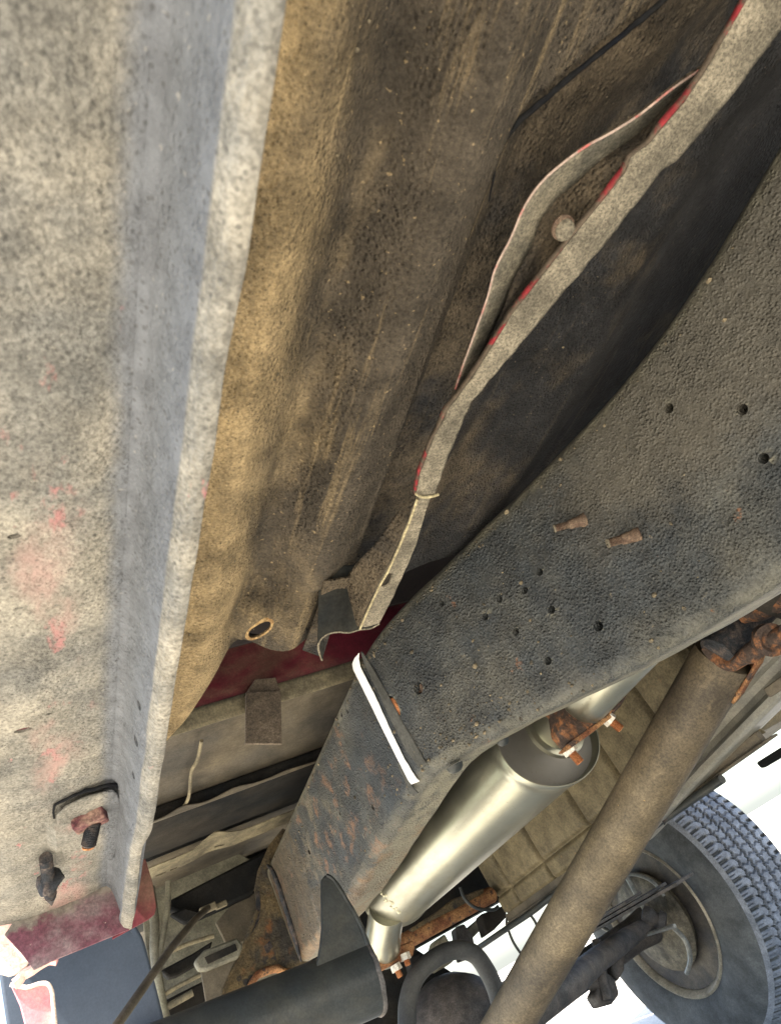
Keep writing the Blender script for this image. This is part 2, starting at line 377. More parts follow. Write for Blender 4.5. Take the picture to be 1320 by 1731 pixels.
# rusty bolt heads on the rocker
z0 = .243
b0 = at('z', 150, 1372, z0)
pad = [at('z', *p, .2455) for p in ((95, 1376), (112, 1360), (140, 1346), (190, 1332), (198, 1338), (206, 1360), (212, 1384), (200, 1420), (190, 1450), (110, 1450), (100, 1420))]
mb = MB(); mb.prism(pad, (0, 0, -.0030)); mb.jitter(.0006, 60).build('bolt_pad', M['rocker'], rocker, 'raised dusty pad around the square nut', bevel=.0012)
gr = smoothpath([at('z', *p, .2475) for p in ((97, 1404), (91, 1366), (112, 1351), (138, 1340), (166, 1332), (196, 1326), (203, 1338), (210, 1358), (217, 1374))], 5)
mb = MB(); mb.tube(gr, [.0005 + .0012 * math.sin(math.pi * i / (len(gr) - 1)) for i in range(len(gr))], 8); mb.jitter(.0009, 150); mb.build('pad_gap_shade', M['gapshade'], rocker, 'black bead standing in for the recess shadow above the pad')  # black bead paints the recess shadow round the pad
mb = MB(); mb.box(b0 + Vector((.0, .008, -.003)), (.026, .018, .012), Matrix.Rotation(R(-14), 3, 'Z'))
sq = mb.jitter(.0008, 90).build('square_nut', M['rbolt'], rocker, 'maroon square nut under the rocker', bevel=.0015)
e = at('z', 150, 1430, .224)
mb = MB(); screw(mb, b0 + Vector((.003, .010, -.006)), e, .0062, 7)
mb.build('bolt', M['darkbolt'], rocker, 'short blunt bolt through the square nut')
mb = MB(); mb.tube([e, e + (e - b0).normalized() * .0012], .0050, 14); mb.build('bolt_tip', M['bolt_rust'], rocker)
s0 = at('z', 78, 1450, .243); s1 = at('z', 88, 1530, .226)
mb = MB(); screw(mb, s0, s0.lerp(s1, .8), .0056, 8, 14, .34); mb.tube([s0.lerp(s1, .8), s1], [.005, .0006], 12)
mb.build('pointed_screw', M['darkbolt'], rocker, 'dark pointed screw standing out of the rocker')
c0 = s0.lerp(s1, .48)
mb = MB(); mb.lathe([(-.0035, .004), (-.003, .0085), (-.001, .0115), (.0015, .0118), (.003, .008), (.0035, .004)], c0, (s1 - s0).normalized() + Vector((.5, .1, -.25)), 22); mb.jitter(.0030, 95); mb.jitter(.0010, 300)
mb.build('speed_nut', M['darkbolt'], rocker, 'crumpled speed nut on the pointed screw')
# closing plate at the rear end of the rocker
y0 = .884
pl = [at('y', *p, y0) for p in ((8, 1580), (25, 1555), (90, 1527), (190, 1486), (207, 1480), (216, 1520), (219, 1571), (180, 1587), (95, 1622), (88, 1625), (58, 1640), (40, 1615))]
mb = MB(); mb.prism(pl, (0, .0025, 0)); mb.build('rear_closing_plate', M['purple'], rocker, 'dirty maroon closing plate at the rocker end', bevel=.0006)
pl = [at('y', *p, y0 + .02) for p in ((238, 1455), (246, 1450), (258, 1490), (265, 1532), (262, 1545), (250, 1555), (190, 1588), (200, 1500))]
mb = MB(); mb.prism(pl, (0, .003, 0)); mb.build('cab_corner', M['red'], T, 'maroon cab corner behind the rocker lip', bevel=.001)
# sunlit outer skin and the torn arch lip
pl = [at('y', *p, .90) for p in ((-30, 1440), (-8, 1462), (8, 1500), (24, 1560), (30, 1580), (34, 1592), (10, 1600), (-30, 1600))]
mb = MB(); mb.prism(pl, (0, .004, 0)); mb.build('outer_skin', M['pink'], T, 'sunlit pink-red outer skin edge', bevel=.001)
pl = [at('y', *p, .896) for p in ((-20, 1594), (12, 1596), (30, 1592), (44, 1588), (52, 1594), (56, 1604), (66, 1614), (60, 1622), (52, 1624), (46, 1634), (30, 1646), (14, 1650), (-20, 1640))]
mb = MB(); mb.prism(pl, (0, .005, 0)); mb.jitter(.0015, 120).build('torn_seam', M['chiprim'], T, 'pale torn seam where the sill meets the arch', bevel=.001)
lip = smoothpath([at('y', *p, .90) for p in ((98, 1623), (84, 1622), (68, 1630), (54, 1640), (40, 1648), (32, 1658), (24, 1664))], 5)
mb = MB(); mb.tube(lip, .0050, 10, sq=(1.6, 1)); mb.build('arch_lip', M['pink'], T, 'curled magenta wheel arch lip')
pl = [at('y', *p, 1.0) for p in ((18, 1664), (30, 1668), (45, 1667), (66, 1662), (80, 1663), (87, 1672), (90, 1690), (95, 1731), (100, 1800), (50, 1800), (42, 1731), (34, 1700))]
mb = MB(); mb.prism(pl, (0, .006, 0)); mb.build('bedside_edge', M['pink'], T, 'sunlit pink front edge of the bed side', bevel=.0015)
mb = MB(); ed = [at('y', *p, .998) for p in ((18, 1664), (45, 1669), (66, 1663), (80, 1663), (88, 1674), (91, 1700), (97, 1760))]
mb.tube(smoothpath(ed, 4), .0022, 8); mb.build('paint_rim', M['chiprim'], T)

# ---- cab floor ---------------------------------------------------------------
FX = [.096, .105, .118, .14, .165, .19, .2115, .222, .245, .262, .285, .31, .36, .40, .47, .53, .60, .70, 1.0, 1.5]
FZ = [.262, .292, .316, .323, .315, .330, .353, .353, .326, .319, .330, .342, .385, .397, .400, .405, .43, .45, .45, .33]
def floor_end(x): return lerp([.09, .11, .143, .170, .193, .225, .276, .30, .33, 1.5], [.93, .86, .745, .665, .630, .618, .613, .612, .61, .61], x)
def floorz(x, y):
    z = lerp(FX, FZ, x)
    z = (lerp(FX, FZ, x - .006) + z + lerp(FX, FZ, x + .006)) / 3
    z += noise.noise(Vector((x * 14, y * 5, 2))) * .002
    z -= .0035 * sst(.105, .11, x) * (1 - sst(.125, .135, x)) * sst(.44, .447, y) * (1 - sst(.475, .49, y))      # pressed dents
    w_s = 1 - sst(.018, .034, math.hypot(x - .224, y - .571)); z = z * (1 - w_s) + .329 * w_s
    z += .006 * sst(.112, .118, x) * (1 - sst(.137, .142, x)) * sst(.455, .462, y) * (1 - sst(.50, .507, y))
    return z
def flo(u, v):
    x = .096 + (1.5 - .096) * (u ** 1.9); y = -.9 + (floor_end(x) + .9) * v
    return P(x, y, floorz(x, y) + .004)
mb = MB(); mb.grid(170, 150, flo)
floor = mb.build('cab_floor', M['floor'], T, 'brown dusty pressed cab floor', solid=.0016)
oc = at('z', 440, 1066, .331)
fz = floorz(oc.x, oc.y) + .004 + CAMZ
ovd = (at('z', 463, 1055, .331) - at('z', 419, 1080, .331)).normalized()
def oval2(c, a, b, n=28, k=1.0, dz=0.0):    # rounded slot from its two half axes
    out = []
    for i in range(n):
        t = 2 * math.pi * i / n; cx, sx = math.cos(t), math.sin(t)
        q = c + a * (math.copysign(abs(cx) ** .8, cx) * k) + b * (sx * k); out.append(Vector((q.x, q.y, c.z + dz)))
    return out
def oval(c, d, L, W, n=28, dz=0.0):
    s = Vector((-d.y, d.x, 0)); out = []
    for k in range(n):
        a = 2 * math.pi * k / n; q = c + s * math.sin(a) * W + d * (math.cos(a) * W + (L if math.cos(a) > 0 else -L))
        out.append(Vector((q.x, q.y, c.z + dz)))
    return out
oc.z = fz
oa = (at('z', 458, 1056, .334) - at('z', 421, 1077, .334)) / 2; ob = (at('z', 443, 1075, .334) - at('z', 437, 1058, .334)) / 2
ck = MB(); ck.prism([p - Vector((0, 0, .02)) for p in oval2(oc, oa, ob)], (0, 0, .04))
cut(floor, ck)
mb = MB()
rings = []
for k_, dz in ((1.0, .0008), (1.0, -.0010), (1.12, -.0020), (1.26, -.0012), (1.38, .001)):
    rings.append([mb.bm.verts.new(p) for p in oval2(oc, oa, ob, 28, k_, dz)])
for A, B in zip(rings, rings[1:]):
    for k in range(28): mb.face((A[k], A[(k+1) % 28], B[(k+1) % 28], B[k]))
M['rimtan'] = grime('bright_rust_rim', (.24, .13, .05), (.36, .26, .13), .5, .2, 90, speck=.5, bump=.6)
mb.build('slot_rim', M['rimtan'], floor, 'rusty raised rim of the oval drain slot')
# front floor sheet lapped under the rear one; its cut rear edge and its stepped inner edge show
def lap(u, v):
    x = .172 + (.3085 - .172) * u
    y = -.9 + (.5075 + .9) * v
    xe = lerp([-.9, .03, .10, .16, .30, .5075], [.66, .356, .291, .2895, .300, .309], y)
    x = .172 + (xe - .172) * u
    z = floorz(min(x, .30), y)
    return P(x, y, z + .0062 - .0078 * sst(0, .4, u))
mb = MB(); mb.grid(60, 240, lap)
mb.build('front_floor_sheet', M['floor'], floor, 'brown floor sheet with a stepped inner seam', solid=.0016)
# ---- dark centre floor sheet beside the rail
def dark(u, v):
    y = -.9 + (.612 + .9) * v
    xs = lerp([-.9, .03, .10, .16, .30, .61], [.64, .350, .285, .284, .294, .303], y)
    x = xs + (.78 - xs) * u
    z = lerp([.284, .30, .34, .37, .40, .43, .47, .52, .56, .62, .78], [.350, .350, .350, .356, .372, .385, .392, .394, .400, .425, .46], x - (xs - .295) * (1 - u))
    z += noise.noise(Vector((x * 9, y * 6, 5))) * .004
    z += .045 * (1 - sst(.006, .020, x - xs)) * (1 - .8 * sst(.09, .16, y))
    return P(x, y, z)
mb = MB(); mb.grid(220, 150, dark)
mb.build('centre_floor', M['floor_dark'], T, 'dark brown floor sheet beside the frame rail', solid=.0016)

# ---- seat brace: bent flange hanging under the floor ---------------------------
LB = [(1330, -110), (1260, 10), (1190, 130), (1160, 172), (1100, 244), (1068, 268), (1060, 292), (1000, 366), (940, 440), (870, 530), (800, 640), (762, 690), (735, 742), (712, 800), (705, 836)]
RB = [(1400, -60), (1328, 60), (1240, 172), (1205, 212), (1150, 276), (1128, 290), (1100, 322), (1048, 392), (985, 468), (905, 560), (845, 628), (800, 678), (775, 742), (755, 795), (740, 836)]
M['edgetan'] = grime('highlight_and_cut_edge', (.27, .23, .14), (.38, .33, .2), .5, .2, 60, speck=.5, bump=.6)
L1 = [at('z', *p, .289) for p in LB]; R1 = [a_.lerp(at('z', *p, .289), .82) for a_, p in zip(L1, RB)]
def poly_at(pts, t):
    i = t * (len(pts) - 1); k = min(int(i), len(pts) - 2); return pts[k].lerp(pts[k+1], i - k)
def fl(u, v):
    a = poly_at(L1, v); b = poly_at(R1, v); q = a.lerp(b, u)
    q.z += .0018 * (1 - sst(0, .25, u)) + noise.noise(q * 60) * .0006
    q += noise.noise_vector(q * 90) * .0009
    return q
mb = MB(); mb.grid(10, 160, fl)
brace = mb.build('seat_brace', M['brace'], T, 'long bent tan flange with chipped red edge', solid=.002)
mb = MB()
def rededge(u, v):
    a = poly_at(L1, v); q = a + Vector((-.0012, 0, .001 + .0035 * u)); q.x += noise.noise(Vector((0, q.y * 60, 0))) * .0016 * u
    return q
mb.grid(2, 200, rededge); mb.build('chipped_edge', M['redchip'], brace, 'bright red chipped paint along the flange edge', solid=.0012)
# web above the flange and its bulging upper lip
UB = [(1345, -110), (1275, 10), (1210, 90), (1185, 112), (1130, 150), (1080, 190), (1030, 222), (980, 250), (920, 298), (885, 345), (862, 398), (835, 452), (822, 500), (800, 562), (780, 618), (768, 655), (760, 690)]
UB2 = [(x + dx, y + dy) for (x, y), (dx, dy) in zip(UB, [(6, 10)] * 3 + [(8, 18), (10, 24), (12, 30), (14, 34), (15, 36), (20, 34), (28, 24), (34, 16), (34, 12), (30, 10), (26, 8), (20, 6), (12, 4), (5, 2)])]
U1 = [at('z', *p, .306) for p in UB]; U2 = [at('z', *p, .314) for p in UB2]
Lw = [at('z', *p, .291) for p in LB[:12]]
def web(u, v):
    a = poly_at(U1, v); b = poly_at(U2, v); c = poly_at(Lw, v)
    mid = b.lerp(c, .5) + Vector((.004, 0, .012 * math.sin(math.pi * min(1, v * 1.02))))
    if u < .2: q = a.lerp(b, u / .2)
    elif u < .6: q = b.lerp(mid, (u - .2) / .4)
    else: q = mid.lerp(c, (u - .6) / .4)
    return q + noise.noise_vector(q * 50) * .0008
mb = MB(); mb.grid(25, 120, web)
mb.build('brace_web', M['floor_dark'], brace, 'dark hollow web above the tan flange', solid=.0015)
def ulip(u, v):
    a = poly_at(U1, v); b = poly_at(U2, v); q = a.lerp(b, u * .95) + Vector((0, 0, -.0016))
    return q + noise.noise_vector(q * 80) * .0006
mb = MB(); mb.grid(4, 120, ulip); 
M['liplight'] = grime('pale_sheet_lip', (.055, .052, .042), (.17, .15, .11), .5, .15, 20, speck=.6, fscale=500, bump=.8, pits=.5, pit_scale=420)
mb.build('web_lip', M['liplight'], brace, 'pale rolled upper lip of the web', solid=.001)
mb = MB(); mb.tube([u + Vector((-.0004, 0, -.0018)) for u in smoothpath(U1[2:16], 4)], .0007, 6)
M['edgepale'] = grime('pink_white_bare_edge', (.34, .26, .22), (.36, .10, .09), .47, .06, 45, speck=.3, bump=.4)
mb.build('bare_edge', M['edgepale'], brace, 'pinkish bare metal edge of the web')
sm = smoothpath([at('z', *p, .3335) for p in ((1180, -60), (1122, 0), (1040, 68), (960, 134), (900, 184), (868, 214), (852, 240), (838, 285), (826, 340))], 6)
mb = MB(); mb.tube(sm, [.0017 - .0012 * sst(.5, 1, i / (len(sm) - 1)) for i in range(len(sm))], 8); mb.jitter(.0010, 150); mb.build('seam_gap_shade', M['gapshade'], floor, 'black bead standing in for shadow in the stepped seam')  # black bead paints the shadow of the stepped gap
bp_ = at('z', 962, 397, .290)
mb = MB(); mb.lathe([(0, .0058), (.002, .0064), (.004, .0055), (.005, .003)], bp_ + Vector((0, 0, .006)), (-.25, -.3, -1), 16); mb.jitter(.0009, 160)
mb.build('mud_caked_bolt', M['brace'], brace, 'mud caked bolt head inside the web')
mb = MB(); mb.lathe([(0, .0074), (.0015, .0074)], bp_ + Vector((-.0012, -.001, .0065)), (-.25, -.3, -1), 16); mb.build('washer', M['stud'], brace)
# lower run of the brace down to the curl
LC = [(712, 826), (705, 842), (690, 884), (662, 950), (640, 992), (622, 1030), (608, 1062)]
RC = [(732, 826), (727, 842), (714, 884), (700, 930), (680, 975), (664, 1010), (641, 1054)]
L2 = [at('z', *p, .2905) for p in LC]; R2 = [at('z', *p, .2905) for p in RC]
def fl2(u, v):
    q = poly_at(L2, v).lerp(poly_at(R2, v), u)
    q.z += .0022 * (1 - sst(0, .3, u)) + .001; q += noise.noise_vector(q * 90) * .0005
    return q
mb = MB(); mb.grid(10, 60, fl2)
b2 = mb.build('brace_tail', M['brace'], T, 'narrow tan tail flange with an oval hole', solid=.002)
hc = at('z', 655, 981, .2905)
ck = MB(); ck.prism([p - Vector((0, 0, .02)) for p in oval(hc, Vector((.1, 1, 0)).normalized(), .006, .0042, 20)], (0, 0, .04)); cut(b2, ck)
def wall2(u, v):
    a = poly_at(L2, v); w_ = sst(-.02, .9, v); q = a + Vector((-.010 * u * w_, .0, .0325 * u * w_ + .002))
    return q + noise.noise_vector(q * 50) * .0005
mb = MB(); mb.grid(8, 50, wall2); mb.build('tail_web', M['floor_dark'], b2, solid=.0016)
mb = MB(); mb.tube([q_ + Vector((0, 0, -.0008)) for q_ in smoothpath(L2[1:], 5)], .0011, 8); mb.jitter(.0004, 200); mb.build('edge_highlight', M['edgetan'], b2, 'painted highlight along the left edge of the tail flange')  # tan bead paints the highlight along the flange edge
mb = MB(); mb.tube(smoothpath([at('z', *p, .2868) for p in ((703, 835), (712, 840), (726, 840), (741, 836))], 4), .0011, 8); mb.build('flange_end', M['edgetan'], brace, 'pale cut end of the wide flange')
# S-curled cut end
S = [(641, 1054), (626, 1062), (608, 1064), (590, 1069), (570, 1068), (553, 1072), (542, 1081), (538, 1093), (541, 1106), (545, 1117)]
Z = [.2905, .290, .2915, .292, .293, .294, .2925, .289, .2845, .279]
SP = smoothpath([at('z', *p, z) for p, z in zip(S, Z)], 5)
def curl(u, v):
    q = poly_at(SP, u); depth = .052 - .040 * sst(.55, 1, u)
    return q + Vector((.004 * v, -depth * v, .028 * sst(0, .25, v) * (1 if u < .5 else 1) * (1 - sst(.0, .18, u)) * 0 + (.040 - .030 * sst(.55, 1, u)) * v))
mb = MB(); mb.grid(45, 10, curl); mb.build('curled_end', M['bed_dark2'], b2, 'curled cut end of the tail flange', solid=.0016)
mb = MB(); mb.tube(SP, .0011, 8); mb.build('cut_edge', M['brace'], b2, 'pale S-shaped cut edge')
# small bracket plate left of the curl
pl = [at('z', *p, .318) for p in ((548, 984), (600, 975), (606, 1000), (572, 1060), (560, 1066), (546, 1112), (512, 1100), (522, 1075), (538, 1030))]
mb = MB(); mb.prism(pl, (0, 0, .0022)); mb.build('floor_bracket', M['floor_dark'], T, 'small dark plate beside the curled flange end', bevel=.0006)

# ---- frame rail ------------------------------------------------------------------
RY = [-.9, -.1, .087, .2, .27, .344, .417, .5, .554, .618, .666, .70, .74, .788, .9, 1.3, 1.6, 3.2]
RX = [.72, .64, .615, .599, .590, .579, .563, .530, .508, .482, .461, .446, .431, .4215, .418, .415, .415, .415]
ZT = [.40, .398, .389, .373, .369, .371, .376, .378, .382, .383, .386, .386, .385, .383, .378, .365, .357, .34]
BY = [-.9, .2, .353, .425, .484, .55, .619, .694, .786, .965, 1.18, 1.54, 3.2]
BZ = [.10, .118, .125, .134, .144, .155, .171, .188, .199, .187, .172, .167, .167]
def railx(y):
    return sum(lerp(RY, RX, y + d) for d in (-.03, -.015, 0, .015, .03)) / 5
def railsec(y):
    x = railx(y); zt = lerp(RY, ZT, y); zb = sum(lerp(BY, BZ, y + d) for d in (-.03, 0, .03)) / 3
    r = .019; w = .07; pts = []
    pts.append((x + w, zt)); pts.append((x + r, zt))
    for a in (30, 60): pts.append((x + r - r * math.sin(R(a)), zt - r + r * math.cos(R(a))))
    k = 26
    for i in range(k + 1): pts.append((x, zt - r + (zb - zt + 2 * r) * i / k))
    for a in (18, 36, 54, 72): pts.append((x + r - r * math.cos(R(a)), zb + r - r * math.sin(R(a))))
    pts.append((x + r, zb)); pts.append((x + w, zb))
    pts.append((x + w, zb + .02))
    return pts
ys = [-.9 + i * .0125 for i in range(0, 197)]
mb = MB(); prev = None
for y in ys:
    row = []
    for j, (x, z) in enumerate(railsec(y)):
        q = P(x, y, z)
        if 3 < j < 31:
            q.x += noise.noise(Vector((y * 6, z * 10, 2))) * .0016 + noise.noise(Vector((y * 45, z * 45, 2))) * .0006
        if j > 30: q.z += noise.noise(Vector((y * 30, 0, j * .1))) * .0012
        row.append(mb.bm.verts.new(q))
    if prev:
        for j in range(len(row) - 1): mb.face((prev[j], prev[j+1], row[j+1], row[j]))
        mb.face((prev[-1], prev[0], row[0], row[-1]))
    else: mb.face(row)
    prev = row
mb.face(prev[::-1])
rail = mb.build('frame_rail', M['rail'], T, 'black pebbly frame rail with a white paint stroke')
def onweb(px, py):
    d = ray(px, py); lo = 1e-5
    for i in range(1, 6000):
        s = i * 5e-7 * 1.0 + 3e-4
        if s * d.x > railx(s * d.y): break
    q = d * s; q.z += CAMZ; return q
ck = MB()
HO = [(1130, 690, .0050), (1255, 692, .0050), (1290, 775, .0048), (912, 967, .0040), (886, 998, .0040), (843, 1013, .0040), (819, 1043, .0042), (871, 1068, .0042),
      (931, 1031, .0044), (1011, 1059, .0050), (926, 1117, .0044), (747, 1021, .0034), (708, 1163, .0075), (577, 1209, .0032), (587, 1203, .0028), (630, 1365, .0040), (575, 1375, .003), (522, 1440, .005)]
for (px, py, r) in HO:
    q = onweb(px, py); ck.tube([q - Vector((.02, 0, 0)), q + Vector((.022, 0, 0))], r, 14)
q = onweb(666, 1196)
ck.tube([q - Vector((.02, 0, 0)), q + Vector((.016, 0, 0))], .0118, 20, sq=(.85, 1.35))
cut(rail, ck)
mb = MB(); mb.lathe([(0, .0105), (.003, .0110), (.005, .008), (.0052, .001)], q + Vector((.0050, .0030, 0)), (-1, 0, 0), 18)
for v in mb.bm.verts: v.co.z = q.z + (v.co.z - q.z) * 1.3
mb.jitter(.0012, 140); mb.build('rusty_plug', M['bolt_rust'], rail, 'orange rusty plug in the oval hole')
q = onweb(711, 1163); mb = MB(); mb.lathe([(0, .0055), (.004, .005)], q + Vector((.006, .002, 0)), (-1, 0, 0), 12); mb.jitter(.001, 140)
mb.build('rusty_insert', M['stud'], rail)
# crusts of dried mud and chipped coating clinging to the web
def crumbs(n, fn, rmin, rmax, name, mat, par, lab=None):
    mb = MB()
    for i in range(n):
        q_, nrm = fn(); k = rmin + (rmax - rmin) * random.random() ** 3
        bmesh.ops.create_icosphere(mb.bm, subdivisions=1, radius=k, matrix=Matrix.Translation(q_) @ Matrix.Diagonal((random.uniform(.7, 1.2), random.uniform(.7, 1.6), random.uniform(.7, 1.3), 1)))
    mb.jitter(rmax * .35, 420)
    o_ = mb.build(name, mat, par, lab, smooth=False); o_['kind'] = 'stuff'; return o_
def on_rail():
    if random.random() < .5: y_ = random.gauss(.70, .10); z_ = lerp(BY, BZ, y_) + abs(random.gauss(.02, .035)) + .004
    else: y_ = random.uniform(.05, 1.5); z_ = random.uniform(lerp(BY, BZ, y_) + .004, lerp(RY, ZT, y_) - .015)
    if random.random() < .22: z_ = lerp(RY, ZT, y_) - .012 - random.random() * .012
    return P(railx(y_) + .0002, y_, z_), None
M['crumb'] = grime('dried_mud_crumbs', (.05, .045, .036), (.19, .155, .10), .5, .15, 60, speck=.5, bump=.5)
crumbs(420, on_rail, .0006, .0028, 'mud_crumbs', M['crumb'], rail)
def on_floor():
    x_ = random.uniform(.12, .30) if random.random() < .6 else random.uniform(.36, .52); y_ = random.uniform(-.1, .58)
    return P(x_, y_, (floorz(x_, y_) + .0022 if x_ < .3 else lerp([.284, .37, .40, .43, .47, .52], [.35, .352, .372, .385, .392, .394], x_) - .001)), None
crumbs(260, on_floor, .0004, .0011, 'mud_crumbs', M['crumb'], floor)
# two rusty studs
for (a, b, r, ln, lab) in (((985, 880), (938, 893), .0042, 4, 'shorter rusty stud on the rail'), ((1074, 905), (1028, 918), .0046, 5, 'longer rusty stud with a crusted collar')):
    p0 = onweb(*a); d = ray(*b); dx = .024
    p1 = d * ((p0.x - dx) / d.x); p1.z += CAMZ
    dirv = (p1 - p0).normalized(); ln_ = (p1 - p0).length
    mb = MB(); mb.lathe([(-.003, .0075), (.002, .0068), (.004, .0056), (ln_ * .48, .0052), (ln_ * .52, .0045)], p0, dirv, 14); mb.jitter(.0010, 170)
    screw(mb, p0 + dirv * ln_ * .5, p1, r, 5, 14, .2)
    st = mb.build('rusty_stud', M['stud'], rail, lab)
    mb = MB(); mb.lathe([(0, r * 1.02), (.0015, r * 1.02), (.0016, r * .5), (-.001, r * .5)], p1, dirv, 12); mb.build('stud_tip', M['brace'], rail)
# white stroke painted down the web, with a faint smear beside it
def stroke(pl, pr, off, name, mat, lab=None, n=60):
    A = [onweb(*p) for p in pl]; B = [onweb(*p) for p in pr]
    def f(u, v):
        q = poly_at(A, v).lerp(poly_at(B, v), u); e = noise.noise(Vector((u * 3, q.z * 120, 0))) * .0006
        y = q.y + e; return Vector((railx(y) - off - .0004, y, q.z))
    mb = MB(); mb.grid(6, n, f); return mb.build(name, mat, rail, lab, solid=.0006)
SL = [(601, 1112), (597, 1122), (599, 1132), (625, 1184), (650, 1235), (675, 1285), (692, 1318), (697, 1325)]
SR = [(609, 1103), (608, 1113), (611, 1127), (636, 1176), (660, 1230), (684, 1280), (705, 1314), (711, 1320)]
stroke(SL, SR, .0010, 'white_stroke', M['white'], 'bright white paint stroke down the frame rail')
SL2 = [(611, 1102), (616, 1120), (640, 1170), (664, 1222), (688, 1270), (712, 1300)]
SR2 = [(613, 1101), (632, 1130), (655, 1170), (684, 1224), (706, 1262), (722, 1290)]
stroke(SL2, SR2, .0003, 'paint_smear', M['smear'], 'grey paint smear beside the white stroke')
SL3 = [(672, 1290), (682, 1312), (690, 1330), (700, 1345)]
SR3 = [(678, 1288), (688, 1310), (697, 1328), (709, 1340)]
stroke(SL3, SR3, .0005, 'paint_smear', M['smear'])
# small mastic beads hanging under the flange
for (px, py, r) in ((770, 1303, .012), (852, 1260, .009)):
    p = at('z', px, py, .185); mb = MB(); mb.lathe([(0, r * .9), (r * .35, r * .8), (r * .65, r * .45), (r * .72, r * .1)], p + Vector((.002, 0, .006)), (0, .1, -1), 14)
    mb.build('mastic_bead', M['black'], rail, 'glossy black bead under the rail flange')
# rusted rear hanger welded over the rail end
XB = .418
YH = 1.552
hp = ((478, 1400), (520, 1420), (556, 1500), (545, 1560), (530, 1610), (512, 1640), (498, 1650), (482, 1640), (464, 1636), (444, 1642), (428, 1658), (420, 1682), (402, 1735), (374, 1712), (372, 1690), (385, 1655), (404, 1618), (428, 1568), (436, 1538), (430, 1504), (436, 1472), (455, 1428))
mb = MB(); mb.prism([at('y', *p, YH) for p in hp], (0, .005, 0)); hang = mb.build('spring_hanger', M['rail_old'], T, 'rusty tan spring hanger plate at the rail end', bevel=.0012)
w_ = smoothpath([at('x', *p, .412) for p in ((452, 1462), (464, 1478), (482, 1530), (497, 1580), (509, 1625))], 6)
mb = MB(); mb.tube(w_, [.002 + .004 * math.sin(math.pi * i / (len(w_) - 1)) for i in range(len(w_))], 10); mb.jitter(.0016, 80)
mb.build('weld_ridge', M['darkbolt'], hang, 'dark ridge running down the hanger')
for pts in (((433, 1512), (438, 1506), (441, 1530), (438, 1556), (426, 1578), (424, 1570), (433, 1545)), ((446, 1600), (456, 1590), (462, 1600), (452, 1612))):
    mb = MB(); mb.prism([at('y', *q_, YH - .002) for q_ in pts], (0, .0018, 0)); mb.build('hanger_slot', M['darkbolt'], hang, 'dark slot in the hanger')
w_ = smoothpath([at('y', *p, YH - .004) for p in ((498, 1650), (480, 1641), (462, 1638), (442, 1645), (426, 1662), (416, 1690), (398, 1738))], 5)
mb = MB(); mb.tube(w_, .0065, 10); mb.jitter(.003, 60); mb.build('flared_lip', M['rust'], hang, 'flaking rusty curled lip')
w_ = smoothpath([at('y', *p, YH - .004) for p in ((436, 1540), (404, 1618), (385, 1656), (373, 1692), (376, 1715))], 5)
mb = MB(); mb.tube(w_, .0045, 10); mb.jitter(.002, 60); mb.build('hanger_rim', M['rail_old'], hang)

# ---- black cross tube with gusset -----------------------------------------------------
t0 = P(.06, 1.16, .104); t1 = at('y', 628, 1652, 1.15)
mb = MB(); mb.tube([t0, t0.lerp(t1, .5), t1], .047, 40)
tube = mb.build('cross_tube', M['black'], T, 'black round cross tube', bevel=.001)
ax = (t1 - t0).normalized()
mb = MB(); mb.lathe([(0, .0475), (.003, .0490), (.006, .0487), (.007, .043)], t1 - ax * .004, ax, 40); mb.jitter(.0016, 60); mb.build('end_weld', M['axle'], tube, 'grey weld ring at the tube end')
gy = 1.12
pl = [at('y', *p, gy) for p in ((543, 1487), (551, 1478), (562, 1484), (580, 1512), (604, 1556), (622, 1600), (640, 1655), (600, 1690), (530, 1680), (534, 1640), (541, 1600), (544, 1570))]
mb = MB(); mb.prism(pl, (0, .008, 0)); mb.build('gusset', M['black'], tube, 'black triangular gusset up to the rail', bevel=.002)
w_ = smoothpath([at('y', *p, gy + .002) for p in ((551, 1480), (566, 1490), (586, 1522), (608, 1562), (624, 1604), (638, 1640))], 5)
mb = MB(); mb.tube(w_, .0035, 10); mb.jitter(.001, 90); mb.build('gusset_weld', M['black'], tube)
mb = MB(); mb.tube(smoothpath([at('y', *p, 1.2) for p in ((612, 1690), (606, 1705), (598, 1725), (592, 1760))], 4), .0022, 8); mb.build('vent_hose', M['greyrail'], T, 'thin grey hose below the cross tube end')

# ---- bed floor, crossmembers, front wall ------------------------------------------------
YB = .95
mb = MB()
def bed(u, v):
    x = -.06 + 1.82 * u; y = YB + .004 + 2.4 * v
    return P(x, y, .445 + .003 * math.sin(y * 9) + noise.noise(Vector((x * 4, y * 4, 0))) * .003)
mb.grid(80, 80, bed); bedo = mb.build('bed_floor', M['bed'], T, 'grey sheet bed floor', solid=.002)
mb = MB()
def wallf(u, v):
    x = -.02 + 1.7 * u; z = .440 + .45 * v; return P(x, YB + noise.noise(Vector((x * 6, z * 9, 0))) * .002, z)
mb.grid(50, 16, wallf); mb.build('bed_front_wall', M['red'], T, 'maroon painted front wall of the bed', solid=.002)
def wavy_lip(y, za, zb, x0, x1, name, mat, lab, bumps, dep=.012):
    def f(u, v):
        x = x0 + (x1 - x0) * u; z = za + (zb - za) * v
        dz = sum(a * math.exp(-((x - c) / w) ** 2) for c, w, a in bumps) * (1 - v)
        return P(x, y - dep * (1 - v) + noise.noise(Vector((x * 9, 0, 3))) * .002, z + dz)
    mb = MB(); mb.grid(90, 4, f); return mb.build(name, mat, bedo, lab, solid=.002)
wavy_lip(YB - .004, .424, .452, .09, .62, 'front_lip', M['bed_lip'], 'dusty tan lip below the maroon wall', [], -.004)
